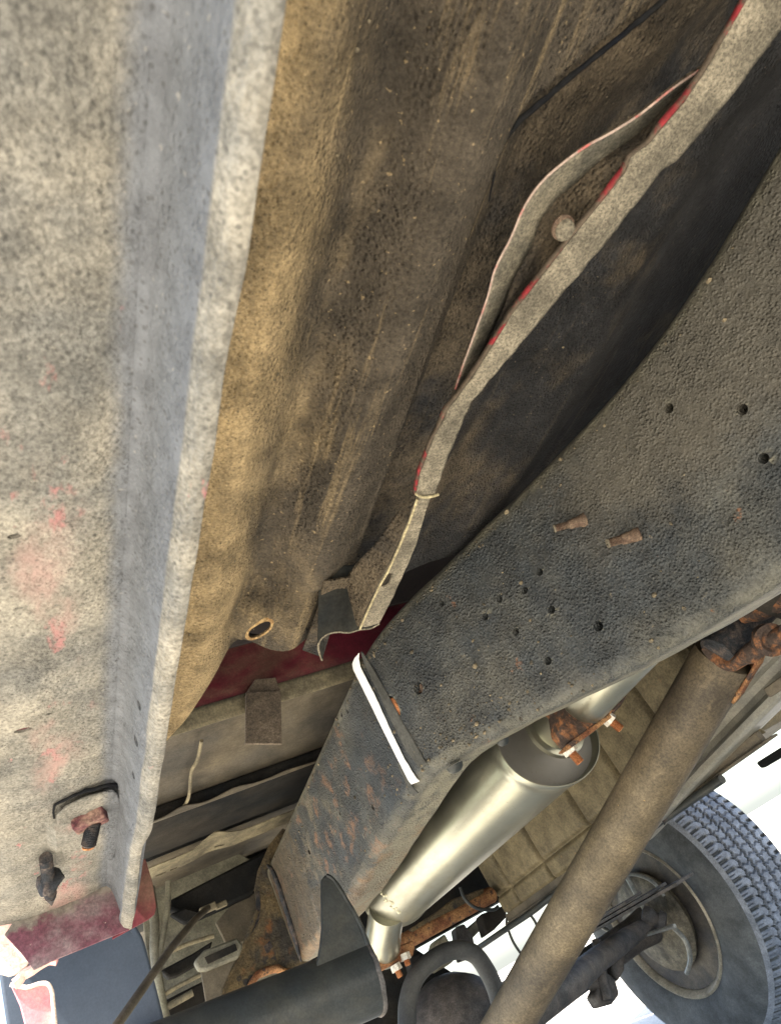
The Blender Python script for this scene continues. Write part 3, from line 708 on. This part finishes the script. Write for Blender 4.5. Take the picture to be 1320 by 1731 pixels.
def cross(y, depth, zb, nm='crossmember', lab=None):
    prof_ = [(0, .440), (0.002, zb + .004), (.006, zb), (depth * .7, zb + .006), (depth * .78, zb + .018), (depth * .80, zb + .022), (depth, zb + .024)]
    def f(u, v):
        x = -.05 + 1.78 * u; i = v * (len(prof_) - 1); k = min(int(i), len(prof_) - 2); t = i - k
        yy = prof_[k][0] * (1-t) + prof_[k+1][0] * t; z = prof_[k][1] * (1-t) + prof_[k+1][1] * t
        return P(x, y + yy + noise.noise(Vector((x * 7, 0, y))) * .002, z)
    mb = MB(); mb.grid(120, 12, f); return mb.build(nm, M['bed_dark'], T, lab, solid=.002)
cross(1.235, .27, .418, lab='dark bed crossmember ahead of the pale flange')
cross(1.76, .25, .418, lab='dark bed crossmember behind the pale flange')
cross(2.25, .22, .418)
# seam edge with gaps, light flange, stiffener
def seam(y, z, x0, x1, bumps, name, mat, lab, w=.016, par=bedo):
    def f(u, v):
        x = x0 + (x1 - x0) * u
        dz = sum(a * math.exp(-((x - c) / s) ** 2) for c, s, a in bumps)
        return P(x, y - w + w * v, z + dz * (1 - v) * -1 + .003 * v)
    mb = MB(); mb.grid(140, 4, f); return mb.build(name, mat, par, lab, solid=.0016)
seam(1.236, .414, .10, .60, [(.235, .022, -.007), (.325, .03, -.006), (.42, .03, -.003)], 'floor_seam_edge', M['bed'], 'bent edge of the bed floor sheet with dark gaps')
def fl3(u, v):
    x = .10 + .5 * u; bump_ = .030 * math.exp(-((x - .315) / .022) ** 2) + .014 * math.exp(-((x - .345) / .03) ** 2)
    y = 1.462 + .058 * v - bump_ * (1 - v)
    return P(x, y, .417 - .003 * v + .006 * math.exp(-((x - .315) / .03) ** 2))
mb = MB(); mb.grid(120, 6, fl3); fo = mb.build('bed_flange', M['bed_lip'], T, 'pale bent flange with small slots', solid=.002)
ck = MB()
for (px, py, L) in ((372, 1431, .010), (272, 1475, .010), (294, 1466, .006)):
    p = at('z', px, py, .416); ck.prism([q_ - Vector((0, 0, .02)) for q_ in oval(p, Vector((1, 0, 0)), L * .6, .0045, 16)], (0, 0, .04))
cut(fo, ck)
rb = smoothpath([at('z', *p, .425) for p in ((341, 1252), (334, 1285), (324, 1305), (320, 1345), (312, 1362))], 5)
mb = MB(); mb.tube(rb, .0028, 8); mb.build('stiffener_bead', M['bed_lip'], bedo, 'narrow pale bead crossing the sheet')
# brown steel tab hanging from the front wall
T0 = [at('y', *p, .925) for p in ((416, 1170), (475, 1168), (477, 1257), (415, 1257))]
mb = MB(); mb.prism(T0, (0, .005, 0)); mb.build('steel_tab', M['tab'], T, 'square brown steel tab hanging below the maroon wall', bevel=.0008)
T1 = [at('y', *p, .93) for p in ((432, 1148), (466, 1145), (475, 1168), (416, 1171))]
mb = MB(); mb.prism(T1, (0, .016, 0)); mb.build('tab_root', M['tab'], T, bevel=.001)
# small inner sheets, latch tray and struts behind the hanger
def sheet(name, pts, ax, v, thick, mat, lab=None, par=T, bev=.002):
    off = {'x': (thick, 0, 0), 'y': (0, thick, 0), 'z': (0, 0, thick)}[ax]
    mb = MB(); mb.prism([at(ax, *p, v) for p in pts], off); return mb.build(name, mat, par, lab, bevel=bev)
wh = sheet('wheel_house', ((236, 1500), (262, 1488), (330, 1455), (400, 1440), (455, 1470), (430, 1545), (440, 1600), (520, 1620), (530, 1760), (270, 1760), (262, 1690), (247, 1600)), 'y', 1.72, .01, M['strap'], 'pale ribbed inner wheel house')
sheet('step_rib', ((285, 1522), (460, 1432), (470, 1452), (440, 1495), (425, 1512), (330, 1555), (282, 1535)), 'y', 1.60, .03, M['bed_dark'], 'dark pressed step in the wheel house', wh, .006)
sheet('step_rib', ((288, 1545), (314, 1534), (345, 1543), (338, 1552), (312, 1560)), 'y', 1.58, .02, M['bed_dark'], None, wh, .003)
sheet('step_rib', ((272, 1640), (325, 1612), (360, 1590), (352, 1618), (300, 1648), (285, 1652)), 'y', 1.60, .03, M['bed_dark'], None, wh, .004)
sheet('step_rib', ((262, 1700), (300, 1680), (350, 1655), (352, 1690), (358, 1760), (285, 1760)), 'y', 1.60, .03, M['bed_dark'], None, wh, .004)
for pp, r_, mt in ((((254, 1500), (262, 1560), (262, 1610), (275, 1700), (290, 1760)), .009, 'strap'), (((285, 1490), (284, 1530), (276, 1580), (268, 1625)), .006, 'strap'),
                   (((272, 1708), (300, 1693), (326, 1678)), .006, 'bed_lip'), (((262, 1692), (300, 1668), (345, 1645)), .004, 'bed_lip'), (((285, 1610), (320, 1595), (362, 1582)), .004, 'bed_lip')):
    mb = MB(); mb.tube(smoothpath([at('y', *p, 1.575) for p in pp], 4), r_, 10); mb.build('pressed_bead', M[mt], wh)
tray = MB()
trp = [at('y', *p, 1.50) for p in ((328, 1625), (345, 1606), (402, 1584), (412, 1598), (404, 1618), (350, 1640), (336, 1640))]
tray.prism(trp, (0, .02, 0)); to = tray.build('latch_tray', M['strap'], T, 'small pale pressed tray with a dark slot', bevel=.004)
sheet('tray_slot', ((346, 1618), (398, 1595), (402, 1606), (352, 1630)), 'y', 1.496, .003, M['bed_dark'], None, to, .001)
sheet('side_strap', ((340, 1640), (395, 1625), (402, 1612), (376, 1672), (372, 1700), (352, 1712)), 'y', 1.515, .01, M['bed'], 'grey strap below the pale tray')
sheet('side_strap', ((400, 1520), (452, 1500), (470, 1560), (420, 1590), (385, 1600), (365, 1560)), 'y', 1.62, .01, M['bed'], 'grey strap beside the hanger')
# support rod
mb = MB(); mb.tube([at('y', 352, 1535, 1.42), at('y', 332, 1552, 1.36), at('y', 290, 1602, 1.18), at('y', 190, 1745, 1.02)], .0055, 12)
mb.build('support_rod', M['bed'], T, 'thin grey rod running down to the mud flap')
mb = MB(); mb.box(at('y', 352, 1536, 1.45), (.03, .012, .012)); mb.box(at('y', 374, 1530, 1.46), (.022, .008, .010)); mb.build('rod_clip', M['bed_lip'], T, 'small clip at the top of the rod', bevel=.002)
# mud flap
def flap(u, v):
    x = -.05 + .177 * u; z = .30 - .45 * v
    if u > .93: x -= .012 * (1 - sst(0, .12, v))
    return P(x, 1.2 + .004 * math.sin(z * 22) + .003 * math.sin(x * 30), z)
mb = MB(); mb.grid(40, 40, flap); mb.build('mud_flap', M['flap'], T, 'smooth rubber mud flap with blue haze put into its colour', solid=.005)

# ---- exhaust --------------------------------------------------------------------------------
def ring_oval(mb, x, y, z, a, b, n=56):
    return [mb.bm.verts.new(P(x + a * math.cos(2*math.pi*k/n), y, z + b * math.sin(2*math.pi*k/n))) for k in range(n)]
MX, MZ0, MZ1, A_, B_ = .603, .182, .182, .075, .059
mb = MB(); rr = []
st_ = [(.783, .98), (.775, .990), (.768, 1.025), (.768, 1.045), (.773, 1.05), (.782, 1.035), (.786, 1.0), (.80, .995), (.95, 1.0), (1.2, 1.0), (1.36, .99), (1.372, .985), (1.376, 1.02), (1.384, 1.03), (1.388, 1.01), (1.389, .95)]
for y, s in st_:
    t = (y - .78) / .6; rr.append(ring_oval(mb, MX - .019 * t, y, MZ0 + (MZ1 - MZ0) * t, A_ * s * (1 - .08 * t), B_ * s * (1 - .06 * t)))
for Aq, Bq in zip(rr, rr[1:]):
    for k in range(56): mb.face((Aq[k], Aq[(k+1) % 56], Bq[(k+1) % 56], Bq[k]))
mb.face(rr[-1])
muf = mb.build('muffler', M['steel'], T, 'shiny oval stainless muffler', smooth=True)
mb = MB(); a = ring_oval(mb, MX, .781, MZ0, A_ * .985, B_ * .985); b = ring_oval(mb, MX + .002, .784, MZ0, A_ * .85, B_ * .85); c = ring_oval(mb, MX + .01, .782, MZ0 + .005, .03, .03)
for Aq, Bq in ((a, b), (b, c)):
    for k in range(56): mb.face((Aq[k], Aq[(k+1) % 56], Bq[(k+1) % 56], Bq[k]))
mb.face(c); mb.build('end_cap', M['steel_end'], muf, 'recessed grey front cap of the muffler')
mb = MB(); pz = [P(.628, .80, .195), P(.630, .77, .195), P(.634, .70, .196), P(.636, .60, .198), P(.64, .42, .20)]
mb.tube(smoothpath(pz, 6), .034, 36); mb.build('inlet_pipe', M['steel'], muf, 'polished inlet pipe')
mb = MB(); mb.lathe([(0, .040), (.004, .0425), (.010, .0415), (.012, .036)], P(.630, .786, .195), (0, -1, 0), 40); mb.build('inlet_collar', M['steel'], muf)
ot = [at('y', 655, 1535, 1.36), at('y', 648, 1575, 1.43), at('y', 648, 1608, 1.50)]
mb = MB(); mb.tube(ot, .033, 32); mb.build('outlet_pipe', M['steel'], muf, 'short outlet pipe at the rear end')
# spatter on muffler end
M['spat'] = grime('pale_spatter', (.55, .52, .36), (.6, .58, .45), .5, .2, 60, speck=.3)
spl = MB()
for i in range(16):
    t = i / 15; p = at('y', 641 + 30 * t + random.uniform(-5, 5), 1503 + 36 * t + random.uniform(-5, 5), 1.30)
    # drop onto muffler skin
    xx = p.x; yy = p.y
    d = (p - P(0, 0, 0)); best = None
    for k in range(400):
        q = P(0, 0, 0) + d * (.8 + k * .001); tt = ((q.y - .78) / .6); cz = MZ0 + (MZ1 - MZ0) * tt + CAMZ
        if ((q.x - MX + .019 * tt) / (A_ * (1 - .08 * tt))) ** 2 + ((q.z - cz) / (B_ * (1 - .06 * tt))) ** 2 <= 1.0: best = q; break
    if best is not None: spl.lathe([(-.001, .002 + random.random() * .002), (.0006, .0015), (.001, .0005)], best, P(0, 0, 0) - best, 7)
spl.jitter(.001, 300).build('weld_spatter', M['spat'], muf, 'pale spatter near the rear end of the muffler')
# clamp on the inlet: saddle plus two threaded ends
M['saddle'] = grime('brown_black_saddle', (.045, .032, .026), (.20, .085, .035), .43, .1, 70, speck=.4, bump=.8)
cl = bpy.data.objects.new('exhaust_clamp', None)
sad = MB()
pl = [at('y', *p, .735) for p in ((905, 1200), (925, 1215), (930, 1250), (948, 1268), (958, 1262), (1030, 1212), (1040, 1195), (1030, 1180), (1005, 1215), (980, 1222), (955, 1212), (930, 1190))]
sad.prism(pl, (0, -.030, 0)); cl = sad.jitter(.001, 80).build('exhaust_clamp', M['saddle'], T, 'rusty saddle clamp ahead of the muffler', bevel=.002)
sheet('saddle_edge', ((948, 1268), (958, 1258), (1000, 1228), (1030, 1206), (1034, 1212), (1004, 1236), (962, 1266), (950, 1274)), 'y', .703, .003, M['rust'], None, cl, .001)
for (a, b) in (((958, 1263), (978, 1286)), ((1024, 1212), (1046, 1230))):
    p0 = at('y', *a, .715); p1 = at('y', *b, .715); d = (p1 - p0)
    mb = MB(); screw(mb, p0 + d * .2, p0 + d * 1.15, .0058, 8, 14, .2); mb.build('threaded_end', M['bolt_rust'], cl, 'orange rusty threaded clamp end')
    mb = MB(); mb.lathe([(-.004, .009), (.004, .0095), (.0045, .006)], p0 + d * .22, d, 6); mb.build('clamp_nut', M['zinc'], cl, 'pale zinc clamp nut')
    mb = MB(); mb.lathe([(-.001, .0125), (.001, .0125)], p0 - d * .02, d, 20); mb.build('clamp_washer', M['rust'], cl)
# rear clamp
rc = MB(); pl = [at('y', *p, 1.50) for p in ((628, 1622), (660, 1608), (690, 1596), (694, 1606), (690, 1622), (660, 1634), (634, 1648))]
rc.prism(pl, (0, -.03, 0)); rco = rc.jitter(.002, 70).build('rear_exhaust_clamp', M['rust'], T, 'orange rusty clamp under the outlet pipe', bevel=.003)
for (a, b) in (((668, 1632), (677, 1652)), ((684, 1614), (690, 1632))):
    p0 = at('y', *a, 1.47); p1 = at('y', *b, 1.47); d = p1 - p0
    mb = MB(); screw(mb, p0 - d * .1, p1, .006, 5, 12, .2); mb.build('threaded_end', M['bolt_rust'], rco)
    mb = MB(); mb.lathe([(-.006, .010), (.005, .0105)], p0 + d * .2, d, 6); mb.build('clamp_nut', M['zinc'], rco)

# ---- tank --------------------------------------------------------------------------------------
GY = [.945, 1.108, 1.270, 1.482, 1.66]
TZ0, TZ1, TY0, TY1, TX = .072, .34, .80, 1.755, .965
HZ = .118
def tank(u, v):
    y = TY0 + (TY1 - TY0) * u; z = TZ0 + (TZ1 - TZ0) * v
    g_ = 0
    for gy_ in GY: g_ = max(g_, math.exp(-((y - gy_ - .0) / .0065) ** 2))
    if z < HZ + .03 and z > HZ - .03: g_ = max(g_, .6 * math.exp(-((z - HZ) / .005) ** 2))
    bul = .006 * math.sin(math.pi * v) + noise.noise(Vector((y * 5, z * 5, 0))) * .004
    e = .014 * (1 - sst(0, .018, u)) + .014 * sst(.982, 1, u) + .010 * (1 - sst(0, .05, v))
    return P(TX + .014 * g_ - bul + e, y, z)
mb = MB(); mb.grid(420, 90, tank); tk = mb.build('fuel_tank', M['tank'], T, 'tan steel fuel tank with stamped grooves', solid=.002)
mb = MB(); mb.box(P(TX + .135, (TY0 + TY1) / 2, (TZ0 + TZ1) / 2), (.24, TY1 - TY0 - .01, TZ1 - TZ0 - .01)); mb.build('tank_body', M['tank'], tk, bevel=.02)
mb = MB(); mb.box(P(TX + .004, (TY0 + TY1) / 2 - .01, TZ0 - .012), (.018, TY1 - TY0 + .03, .004)); mb.box(P(TX + .010, (TY0 + TY1) / 2, TZ0 - .004), (.012, TY1 - TY0, .02))
mb.build('tank_flange', M['bed'], tk, 'dull rolled seam along the tank bottom', bevel=.001)
mb = MB(); mb.tube(smoothpath([P(TX - .008, y, TZ0 - .02 + .002 * math.sin(y * 14)) for y in (.9, 1.1, 1.3, 1.5, 1.62, 1.8, 2.0)], 4), .007, 10); mb.build('fuel_line', M['black'], T, 'dark line running below the tank seam')

# ---- drive shaft -----------------------------------------------------------------------------------
def dep(px, py, s):
    d = ray(px, py) * s; d.z += CAMZ; return d
s0_, s1_ = dep(1222, 1110, .00082), dep(850, 1745, .00106)
dv = (s1_ - s0_).normalized()
mb = MB(); mb.tube([s0_, s0_.lerp(s1_, .33), s0_.lerp(s1_, .66), s1_, s1_ + dv * .05, s1_ + dv * .08], [.0395, .0395, .0395, .0395, .0395, .03], 48)
shaft = mb.build('drive_shaft', M['shaft'], T, 'brown dusty drive shaft tube')
up_ = dv.cross(Vector((0, 0, 1))).normalized(); vp_ = dv.cross(up_)
sd_ = (up_ * math.cos(R(38)) + vp_ * math.sin(R(38)))
mb = MB(); mb.tube([s0_.lerp(s1_, i / 60) + sd_ * .0395 + noise.noise_vector(Vector((i * .7, 0, 0))) * .0005 for i in range(61)], .0014, 8); mb.build('rim_light_ridge', M['shaft'], shaft)  # ridge added to shape the rim light along the shaft
# front yoke and universal joint, rusty
mb = MB()
def yk(u, v):
    a = R(-25) + R(125) * u
    up = dv.cross(Vector((0, 0, 1))).normalized(); vv = dv.cross(up)
    taper = 1 if v < .5 else 1 - .25 * (v - .5)
    return s0_ + dv * (.050 - .10 * v + .018 * math.cos(a * 2.2 + .6)) + (up * math.cos(a) + vv * math.sin(a)) * (.0420 * taper) + noise.noise_vector(Vector((u * 8, v * 6, 0))) * .0018
mb.grid(24, 12, yk)
jy = bpy.data.objects.new
yoke = mb.build('yoke_ear', M['rust'], shaft, 'bright orange rusty weld patch on the shaft end', solid=.004)
yc = s0_ - dv * .045
mb = MB(); mb.lathe([(-.055, .020), (-.050, .026), (-.02, .024), (.02, .024), (.05, .026), (.055, .020)], yc, (.8, -.35, .25), 24); mb.jitter(.002, 60)
mb.build('universal_joint', M['darkbolt'], shaft, 'dark universal joint cross')
mb = MB(); mb.lathe([(0, .020), (.012, .021), (.014, .015), (.010, .010)], at('x', 1296, 1080, .83), (-.5, -.6, -.4), 20); mb.jitter(.0015, 80)
mb.build('joint_cap', M['saddle'], shaft, 'rusty bearing cap of the joint')
w_ = smoothpath([at('x', *p, .83) for p in ((1196, 1092), (1215, 1112), (1235, 1122), (1262, 1108), (1290, 1088), (1330, 1068))], 6)
mb = MB(); mb.tube(w_, .011, 12); mb.jitter(.003, 50); mb.build('joint_strap', M['saddle'], shaft, 'flaky rusty strap at the joint')
w_ = smoothpath([at('x', *p, .86) for p in ((1255, 1040), (1290, 1030), (1340, 1010))], 6)
mb = MB(); mb.tube(w_, .012, 12); mb.jitter(.003, 50); mb.build('joint_strap', M['saddle'], shaft)
mb = MB(); mb.box(P(1.06, .50, .27), (.12, .64, .22)); mb.jitter(.01, 8).build('floor_tunnel_wall', M['bed_dark'], T, 'dark floor wall above the far rail', bevel=.01)
# gearbox tail above the joint
mb = MB(); mb.lathe([(0, .05), (.03, .056), (.10, .06), (.30, .085), (.5, .11)], yc - dv * .05, -dv, 30); mb.jitter(.004, 20); mb.build('gearbox_tail', M['bed_dark'], T, 'dark gearbox tail above the joint')

# ---- far frame rail (seen beyond the shaft) ---------------------------------------------------------
def frail(u, v):
    pf = [(.938, .080), (.937, .060), (.942, .046), (.956, .042), (.960, .030), (.952, .018), (.940, .014), (.932, .010), (.931, .003), (.936, 0.0), (.99, 0.0)]
    i = v * (len(pf) - 1); k = min(int(i), len(pf) - 2); t = i - k
    h = pf[k][1] * (1-t) + pf[k+1][1] * t
    y = .2 + (1.16 - 1.5 * max(0, h - .01) - .2) * u
    zb = lerp([.2, .70, .89, 1.128, 1.2], [.122, .091, .072, .044, .036], y)
    return P(pf[k][0] * (1-t) + pf[k+1][0] * t + noise.noise(Vector((y * 5, v * 3, 0))) * .002, y, zb + h)
mb = MB(); mb.grid(80, 60, frail); fr = mb.build('far_frame_rail', M['greyrail'], T, 'pale grey far frame rail with rolled lower edge', solid=.003)
mb = MB(); mb.prism([at('x', *p, .925) for p in ((1288, 1165), (1330, 1135), (1345, 1150), (1300, 1180))], (.01, 0, 0)); mb.build('rail_patch', M['bed'], fr, bevel=.002)
mb = MB(); mb.prism([at('x', *p, 1.30) for p in ((1276, 1290), (1285, 1300), (1292, 1298), (1340, 1270), (1340, 1250))], (.04, 0, 0)); mb.build('sill_tab', M['bed_dark'], T, 'small dark tab beyond the far rail', bevel=.004)
mb = MB(); mb.prism([at('x', *p, .934) for p in ((1120, 1387), (1128, 1382), (1124, 1394))], (-.003, 0, 0)); mb.build('paint_nick', M['darkbolt'], fr, bevel=.0004)

# ---- rear wheel on the far side ------------------------------------------------------------------------
WC = P(1.5, 1.94, -.112); RO = .347
wheel = bpy.data.objects.new('rear_wheel', None); C.collection.objects.link(wheel); wheel.parent = T
wheel['label'] = 'far rear wheel with ribbed tread'
tp = [(0.010, .196), (-.004, .205), (-.012, .222), (-.018, .25), (-.017, .28), (-.010, .305), (.000, .325), (.008, .337)]
tpo = [(.212, .337), (.220, .325), (.23, .305), (.237, .28), (.238, .25), (.232, .222), (.224, .205), (.21, .196)]
NT = 1080; NW = 66
mb = MB()
cs = [(math.cos(2*math.pi*k/NT), math.sin(2*math.pi*k/NT)) for k in range(NT)]
def tread(k, t):
    x = .008 + .204 * t; crown = RO - .010 * (2*t-1) ** 4
    th = k * 90 / NT                    # 90 pitches round the tyre
    zig = abs((th % 1) - .5) * 2
    h = 0
    for c, s in ((.24, 1), (.42, -1), (.60, 1), (.78, -1)):
        e = abs(t - c - s * (zig - .5) * .035)
        h = max(h, 1 - sst(.010, .022, e))
    # hooked sipes inside every block row and open slots on both shoulders
    if t < .17 or t > .86:
        w = ((th + .25) % 1); h = max(h, (1 - sst(.12, .20, abs(w - .5))) * (1 - sst(.13, .17, t) if t < .5 else sst(.86, .9, t)))
        if t < .17: h = max(h, .7 * (1 - sst(.04, .09, abs(((th * 2) % 1) - .5))) * (1 - sst(.07, .10, t)))
    else:
        w = (th + (.5 if .42 < t < .6 else 0)) % 1
        h = max(h, .75 * (1 - sst(.05, .10, abs(w - .5 - .10 * math.sin(t * 60)))))
    return x, crown - .009 * h
rows = []
for a, r in tp: rows.append([mb.bm.verts.new(WC + Vector((a, c * r, s * r))) for c, s in cs])
for j in range(NW + 1):
    row = []
    for k, (c, s) in enumerate(cs):
        x, r = tread(k, j / NW); row.append(mb.bm.verts.new(WC + Vector((x, c * r, s * r))))
    rows.append(row)
for a, r in tpo: rows.append([mb.bm.verts.new(WC + Vector((a, c * r, s * r))) for c, s in cs])
for A, B in zip(rows, rows[1:]):
    for k in range(NT): mb.face((A[k], A[(k+1) % NT], B[(k+1) % NT], B[k]))
ty = mb.build('tyre', M['tyre'], wheel, 'worn black tyre with zigzag tread'); ty.data.materials.append(M['tread'])
for p in ty.data.polygons:
    c = p.center - WC; rad = math.hypot(c.y, c.z)
    if rad > RO - .0055 - .010 * (2 * (c.x - .008) / .204 - 1) ** 4 and 0 < c.x < .22: p.material_index = 1
mb = MB(); mb.lathe([(.010, .205), (-.004, .204), (-.007, .199), (-.004, .195), (.006, .190), (.012, .186)], WC, (1, 0, 0), 96)
bmesh.ops.delete(mb.bm, geom=[f for f in mb.bm.faces if len(f.verts) > 4], context='FACES_ONLY')
mb.build('rim_flange', M['flange'], wheel, 'pale dusty rim flange', solid=.002)
mb = MB(); mb.lathe([(.010, .188), (.014, .186), (.020, .178), (.05, .174), (.07, .166), (.10, .164), (.15, .168), (.17, .162), (.172, .155), (.165, .12), (.16, .05), (.160, .045)], WC, (1, 0, 0), 96)
rim = mb.build('rim', M['rim_in'], wheel, 'dirty steel rim seen from inside')
mb = MB(); mb.lathe([(-.045, .04), (-.030, .06), (-.026, .10), (-.020, .122), (-.010, .132), (-.004, .130), (.0, .120), (.07, .120), (.08, .11), (.08, .03)], WC, (1, 0, 0), 64); mb.jitter(.0015, 20)
mb.build('brake_drum', M['drum'], wheel, 'grimy brake drum and backing plate')
# rolled rim ridge highlight
mb = MB(); mb.lathe([(.048, .176), (.052, .168), (.056, .176)], WC, (1, 0, 0), 80); mb.build('rim_ridge', M['rim'], wheel)
# axle and linkage
axl = MB(); axl.tube([WC + Vector((.02, 0, 0)), WC + Vector((-.10, 0, 0)), P(1.1, 1.94, -.115), P(.98, 1.94, -.115), P(.93, 1.94, -.11), P(.88, 1.94, -.11)], [.055, .042, .042, .045, .07, .12], 30)
ax_o = axl.jitter(.002, 30).build('rear_axle', M['axle'], T, 'grimy grey rear axle tube')
mb = MB(); mb.lathe([(-.13, .03), (-.12, .09), (-.08, .13), (-.02, .145), (.04, .14), (.09, .11), (.12, .05)], P(.80, 1.93, -.10), (0, 1, 0), 32); mb.jitter(.004, 20); mb.build('differential', M['axle'], ax_o, 'dark bulky differential housing')
mb = MB(); mb.tube([dep(830, 1790, .0011), dep(905, 1705, .00118), dep(960, 1665, .00125), dep(1010, 1622, .0014), dep(1062, 1585, .00152), dep(1105, 1555, .00158)], [.030, .030, .029, .026, .024, .016], 24)
tb = mb.build('shock_absorber', M['axle'], T, 'grey tapered shock absorber pointing at the wheel')
p = dep(1105, 1553, .00156)
mb = MB(); mb.lathe([(-.03, .014), (-.028, .024), (-.01, .026), (.0, .018), (.01, .018), (.012, .026), (.028, .024), (.03, .014)], p, (.5, -.5, -.7), 20); mb.jitter(.002, 60); mb.build('shock_eye', M['axle'], tb)
# lower spring mount hanging below the axle
for nm, pts, lab in (('axle_bracket', ((985, 1620), (1010, 1605), (1022, 1640), (1040, 1655), (1048, 1680), (1034, 1697), (1016, 1699), (1005, 1680), (1012, 1668), (1000, 1650)), 'lumpy bracket below the axle'),
                     ('axle_bracket', ((1020, 1600), (1052, 1606), (1056, 1640), (1044, 1660), (1034, 1640), (1030, 1620)), None)):
    mb = MB(); mb.prism([at('y', *q_, 1.86) for q_ in pts], (0, .05, 0)); mb.jitter(.004, 30).build(nm, M['axle'], ax_o, lab, bevel=.006)
mb = MB(); mb.tube([at('y', 1008, 1590, 1.86), at('y', 1018, 1650, 1.85), at('y', 1028, 1690, 1.85)], .013, 12); mb.tube([at('y', 1042, 1590, 1.9), at('y', 1050, 1630, 1.9)], .011, 12); mb.build('u_bolt', M['axle'], ax_o, 'grimy U-bolt legs')
# brake lines
M['line'] = grime('grey_brake_line', (.15, .16, .16), (.22, .22, .2), .5, .2, 30, speck=.2, rough=.4, metal=.3)
for pp, r_ in ((((1052, 1470), (1066, 1495), (1082, 1525), (1098, 1550)), .0065), (((1056, 1478), (1080, 1480), (1104, 1492), (1122, 1515)), .0045), (((1005, 1560), (1030, 1575), (1050, 1590), (1090, 1580), (1140, 1565)), .005),
               (((1138, 1568), (1158, 1590), (1166, 1620), (1160, 1645)), .006)):
    mb = MB(); mb.tube(smoothpath([at('x', *q_, 1.40 if pp[0][0] > 1040 else 1.34) for q_ in pp], 6), r_, 8); mb.build('brake_line', M['line'], T, 'thin grey brake line near the wheel')

# ---- bits between the muffler and the axle -------------------------------------------------------------
w_ = [at('y', *p, 1.72) for p in ((672, 1598), (720, 1572), (770, 1545), (830, 1512))]
mb = MB(); mb.tube(w_, .022, 16, sq=(1, .8)); mb.jitter(.004, 30); tp_ = mb.build('tail_pipe', M['rust'], T, 'rusty tail pipe behind the muffler')
mb = MB(); mb.prism([at('y', *p, 1.70) for p in ((690, 1570), (740, 1540), (765, 1520), (820, 1500), (815, 1522), (770, 1540), (700, 1580))], (0, .02, 0)); mb.jitter(.004, 40).build('pipe_hanger', M['rail_old'], T, 'dark rusty pipe hanger', bevel=.003)
mb = MB(); mb.tube(smoothpath([at('y', *p, 1.66) for p in ((778, 1500), (786, 1520), (805, 1535), (832, 1538), (842, 1532))], 5), .004, 8); mb.build('hanger_wire', M['black'], T, 'bent black wire loop')
mb = MB(); mb.tube(smoothpath([at('y', *p, 1.50) for p in ((690, 1790), (688, 1735), (690, 1690), (704, 1650), (732, 1622), (768, 1606), (800, 1612), (822, 1640), (838, 1675), (850, 1720))], 6), .017, 20)
mb.build('breather_hose', M['rubber'], T, 'thick looped black hose')
for pts, y_, mt, lab in ((((735, 1590), (752, 1578), (765, 1600), (768, 1625), (740, 1640), (728, 1620)), 1.85, 'strap', 'pale bracket behind the hose loop'),
                    (((770, 1568), (785, 1560), (800, 1585), (806, 1612), (780, 1622)), 1.88, 'axle', None),
                    (((782, 1575), (812, 1548), (822, 1562), (790, 1595)), 1.9, 'strap', None),
                    (((812, 1545), (850, 1530), (858, 1548), (836, 1572), (822, 1580)), 1.8, 'bed_dark', 'dark corner bracket under the tank'),
                    (((690, 1618), (712, 1608), (716, 1640), (700, 1652)), 1.8, 'bed_dark', None),
                    (((612, 1660), (700, 1600), (760, 1640), (800, 1668), (790, 1760), (600, 1780)), 2.02, 'bed_dark', 'dark rear crossmember behind the hose')):
    mb = MB(); mb.prism([at('y', *q_, y_) for q_ in pts], (0, .04, 0)); mb.jitter(.003, 25).build('axle_side_bracket' if y_ < 2 else 'rear_crossmember', M[mt], T, lab, bevel=.005)
mb = MB(); mb.tube(smoothpath([at('y', *p, 1.8) for p in ((860, 1545), (856, 1560), (866, 1590), (880, 1612))], 5), .0035, 8); mb.build('bracket_wire', M['black'], T)
mb = MB(); mb.tube(smoothpath([at('y', *p, 1.75) for p in ((895, 1545), (905, 1560), (912, 1580))], 5), .0035, 8); mb.build('bracket_wire', M['black'], T)
mb = MB(); mb.box(P(.84, 1.93, .29), (.62, .08, .34)); mb.jitter(.01, 6).build('axle_crossmember', M['bed_dark'], T, 'dark frame crossmember over the axle', bevel=.01)
# spring on the far side of the axle, leaves
mb = MB()
for i in range(3): mb.box(P(1.25, 1.95, -.05 + i * .009), (.06, 1.0 - i * .2, .007))
mb.build('leaf_spring', M['axle'], T, 'flat leaf spring pack above the far axle end', bevel=.001)

# ---- body shell that shuts off the sky above ---------------------------------------------------------------
mb = MB()
mb.box(P(.85, -.20, .88), (1.80, 2.16, .80))
mb.build('cab_body', M['void'], T, 'red cab body above the floor, coloured near black for shade', bevel=.03)
mb = MB(); mb.box(P(-.06, -.20, .385), (.012, 2.16, .17)); mb.build('cab_side', M['red'], T, bevel=.004)
mb = MB(); mb.box(P(1.76, -.20, .33), (.012, 2.16, .28)); mb.build('cab_side', M['red'], T, bevel=.004)
mb = MB(); mb.box(P(-.07, 1.24, .62), (.012, .52, .48)); mb.box(P(1.77, 1.24, .55), (.012, .5, .5)); mb.box(P(-.07, 2.4, .66), (.012, 1.9, .40)); mb.box(P(1.77, 2.4, .66), (.012, 1.9, .40)); mb.box(P(.85, 3.36, .66), (1.8, .012, .4))
mb.build('bed_side', M['red'], T, bevel=.004)
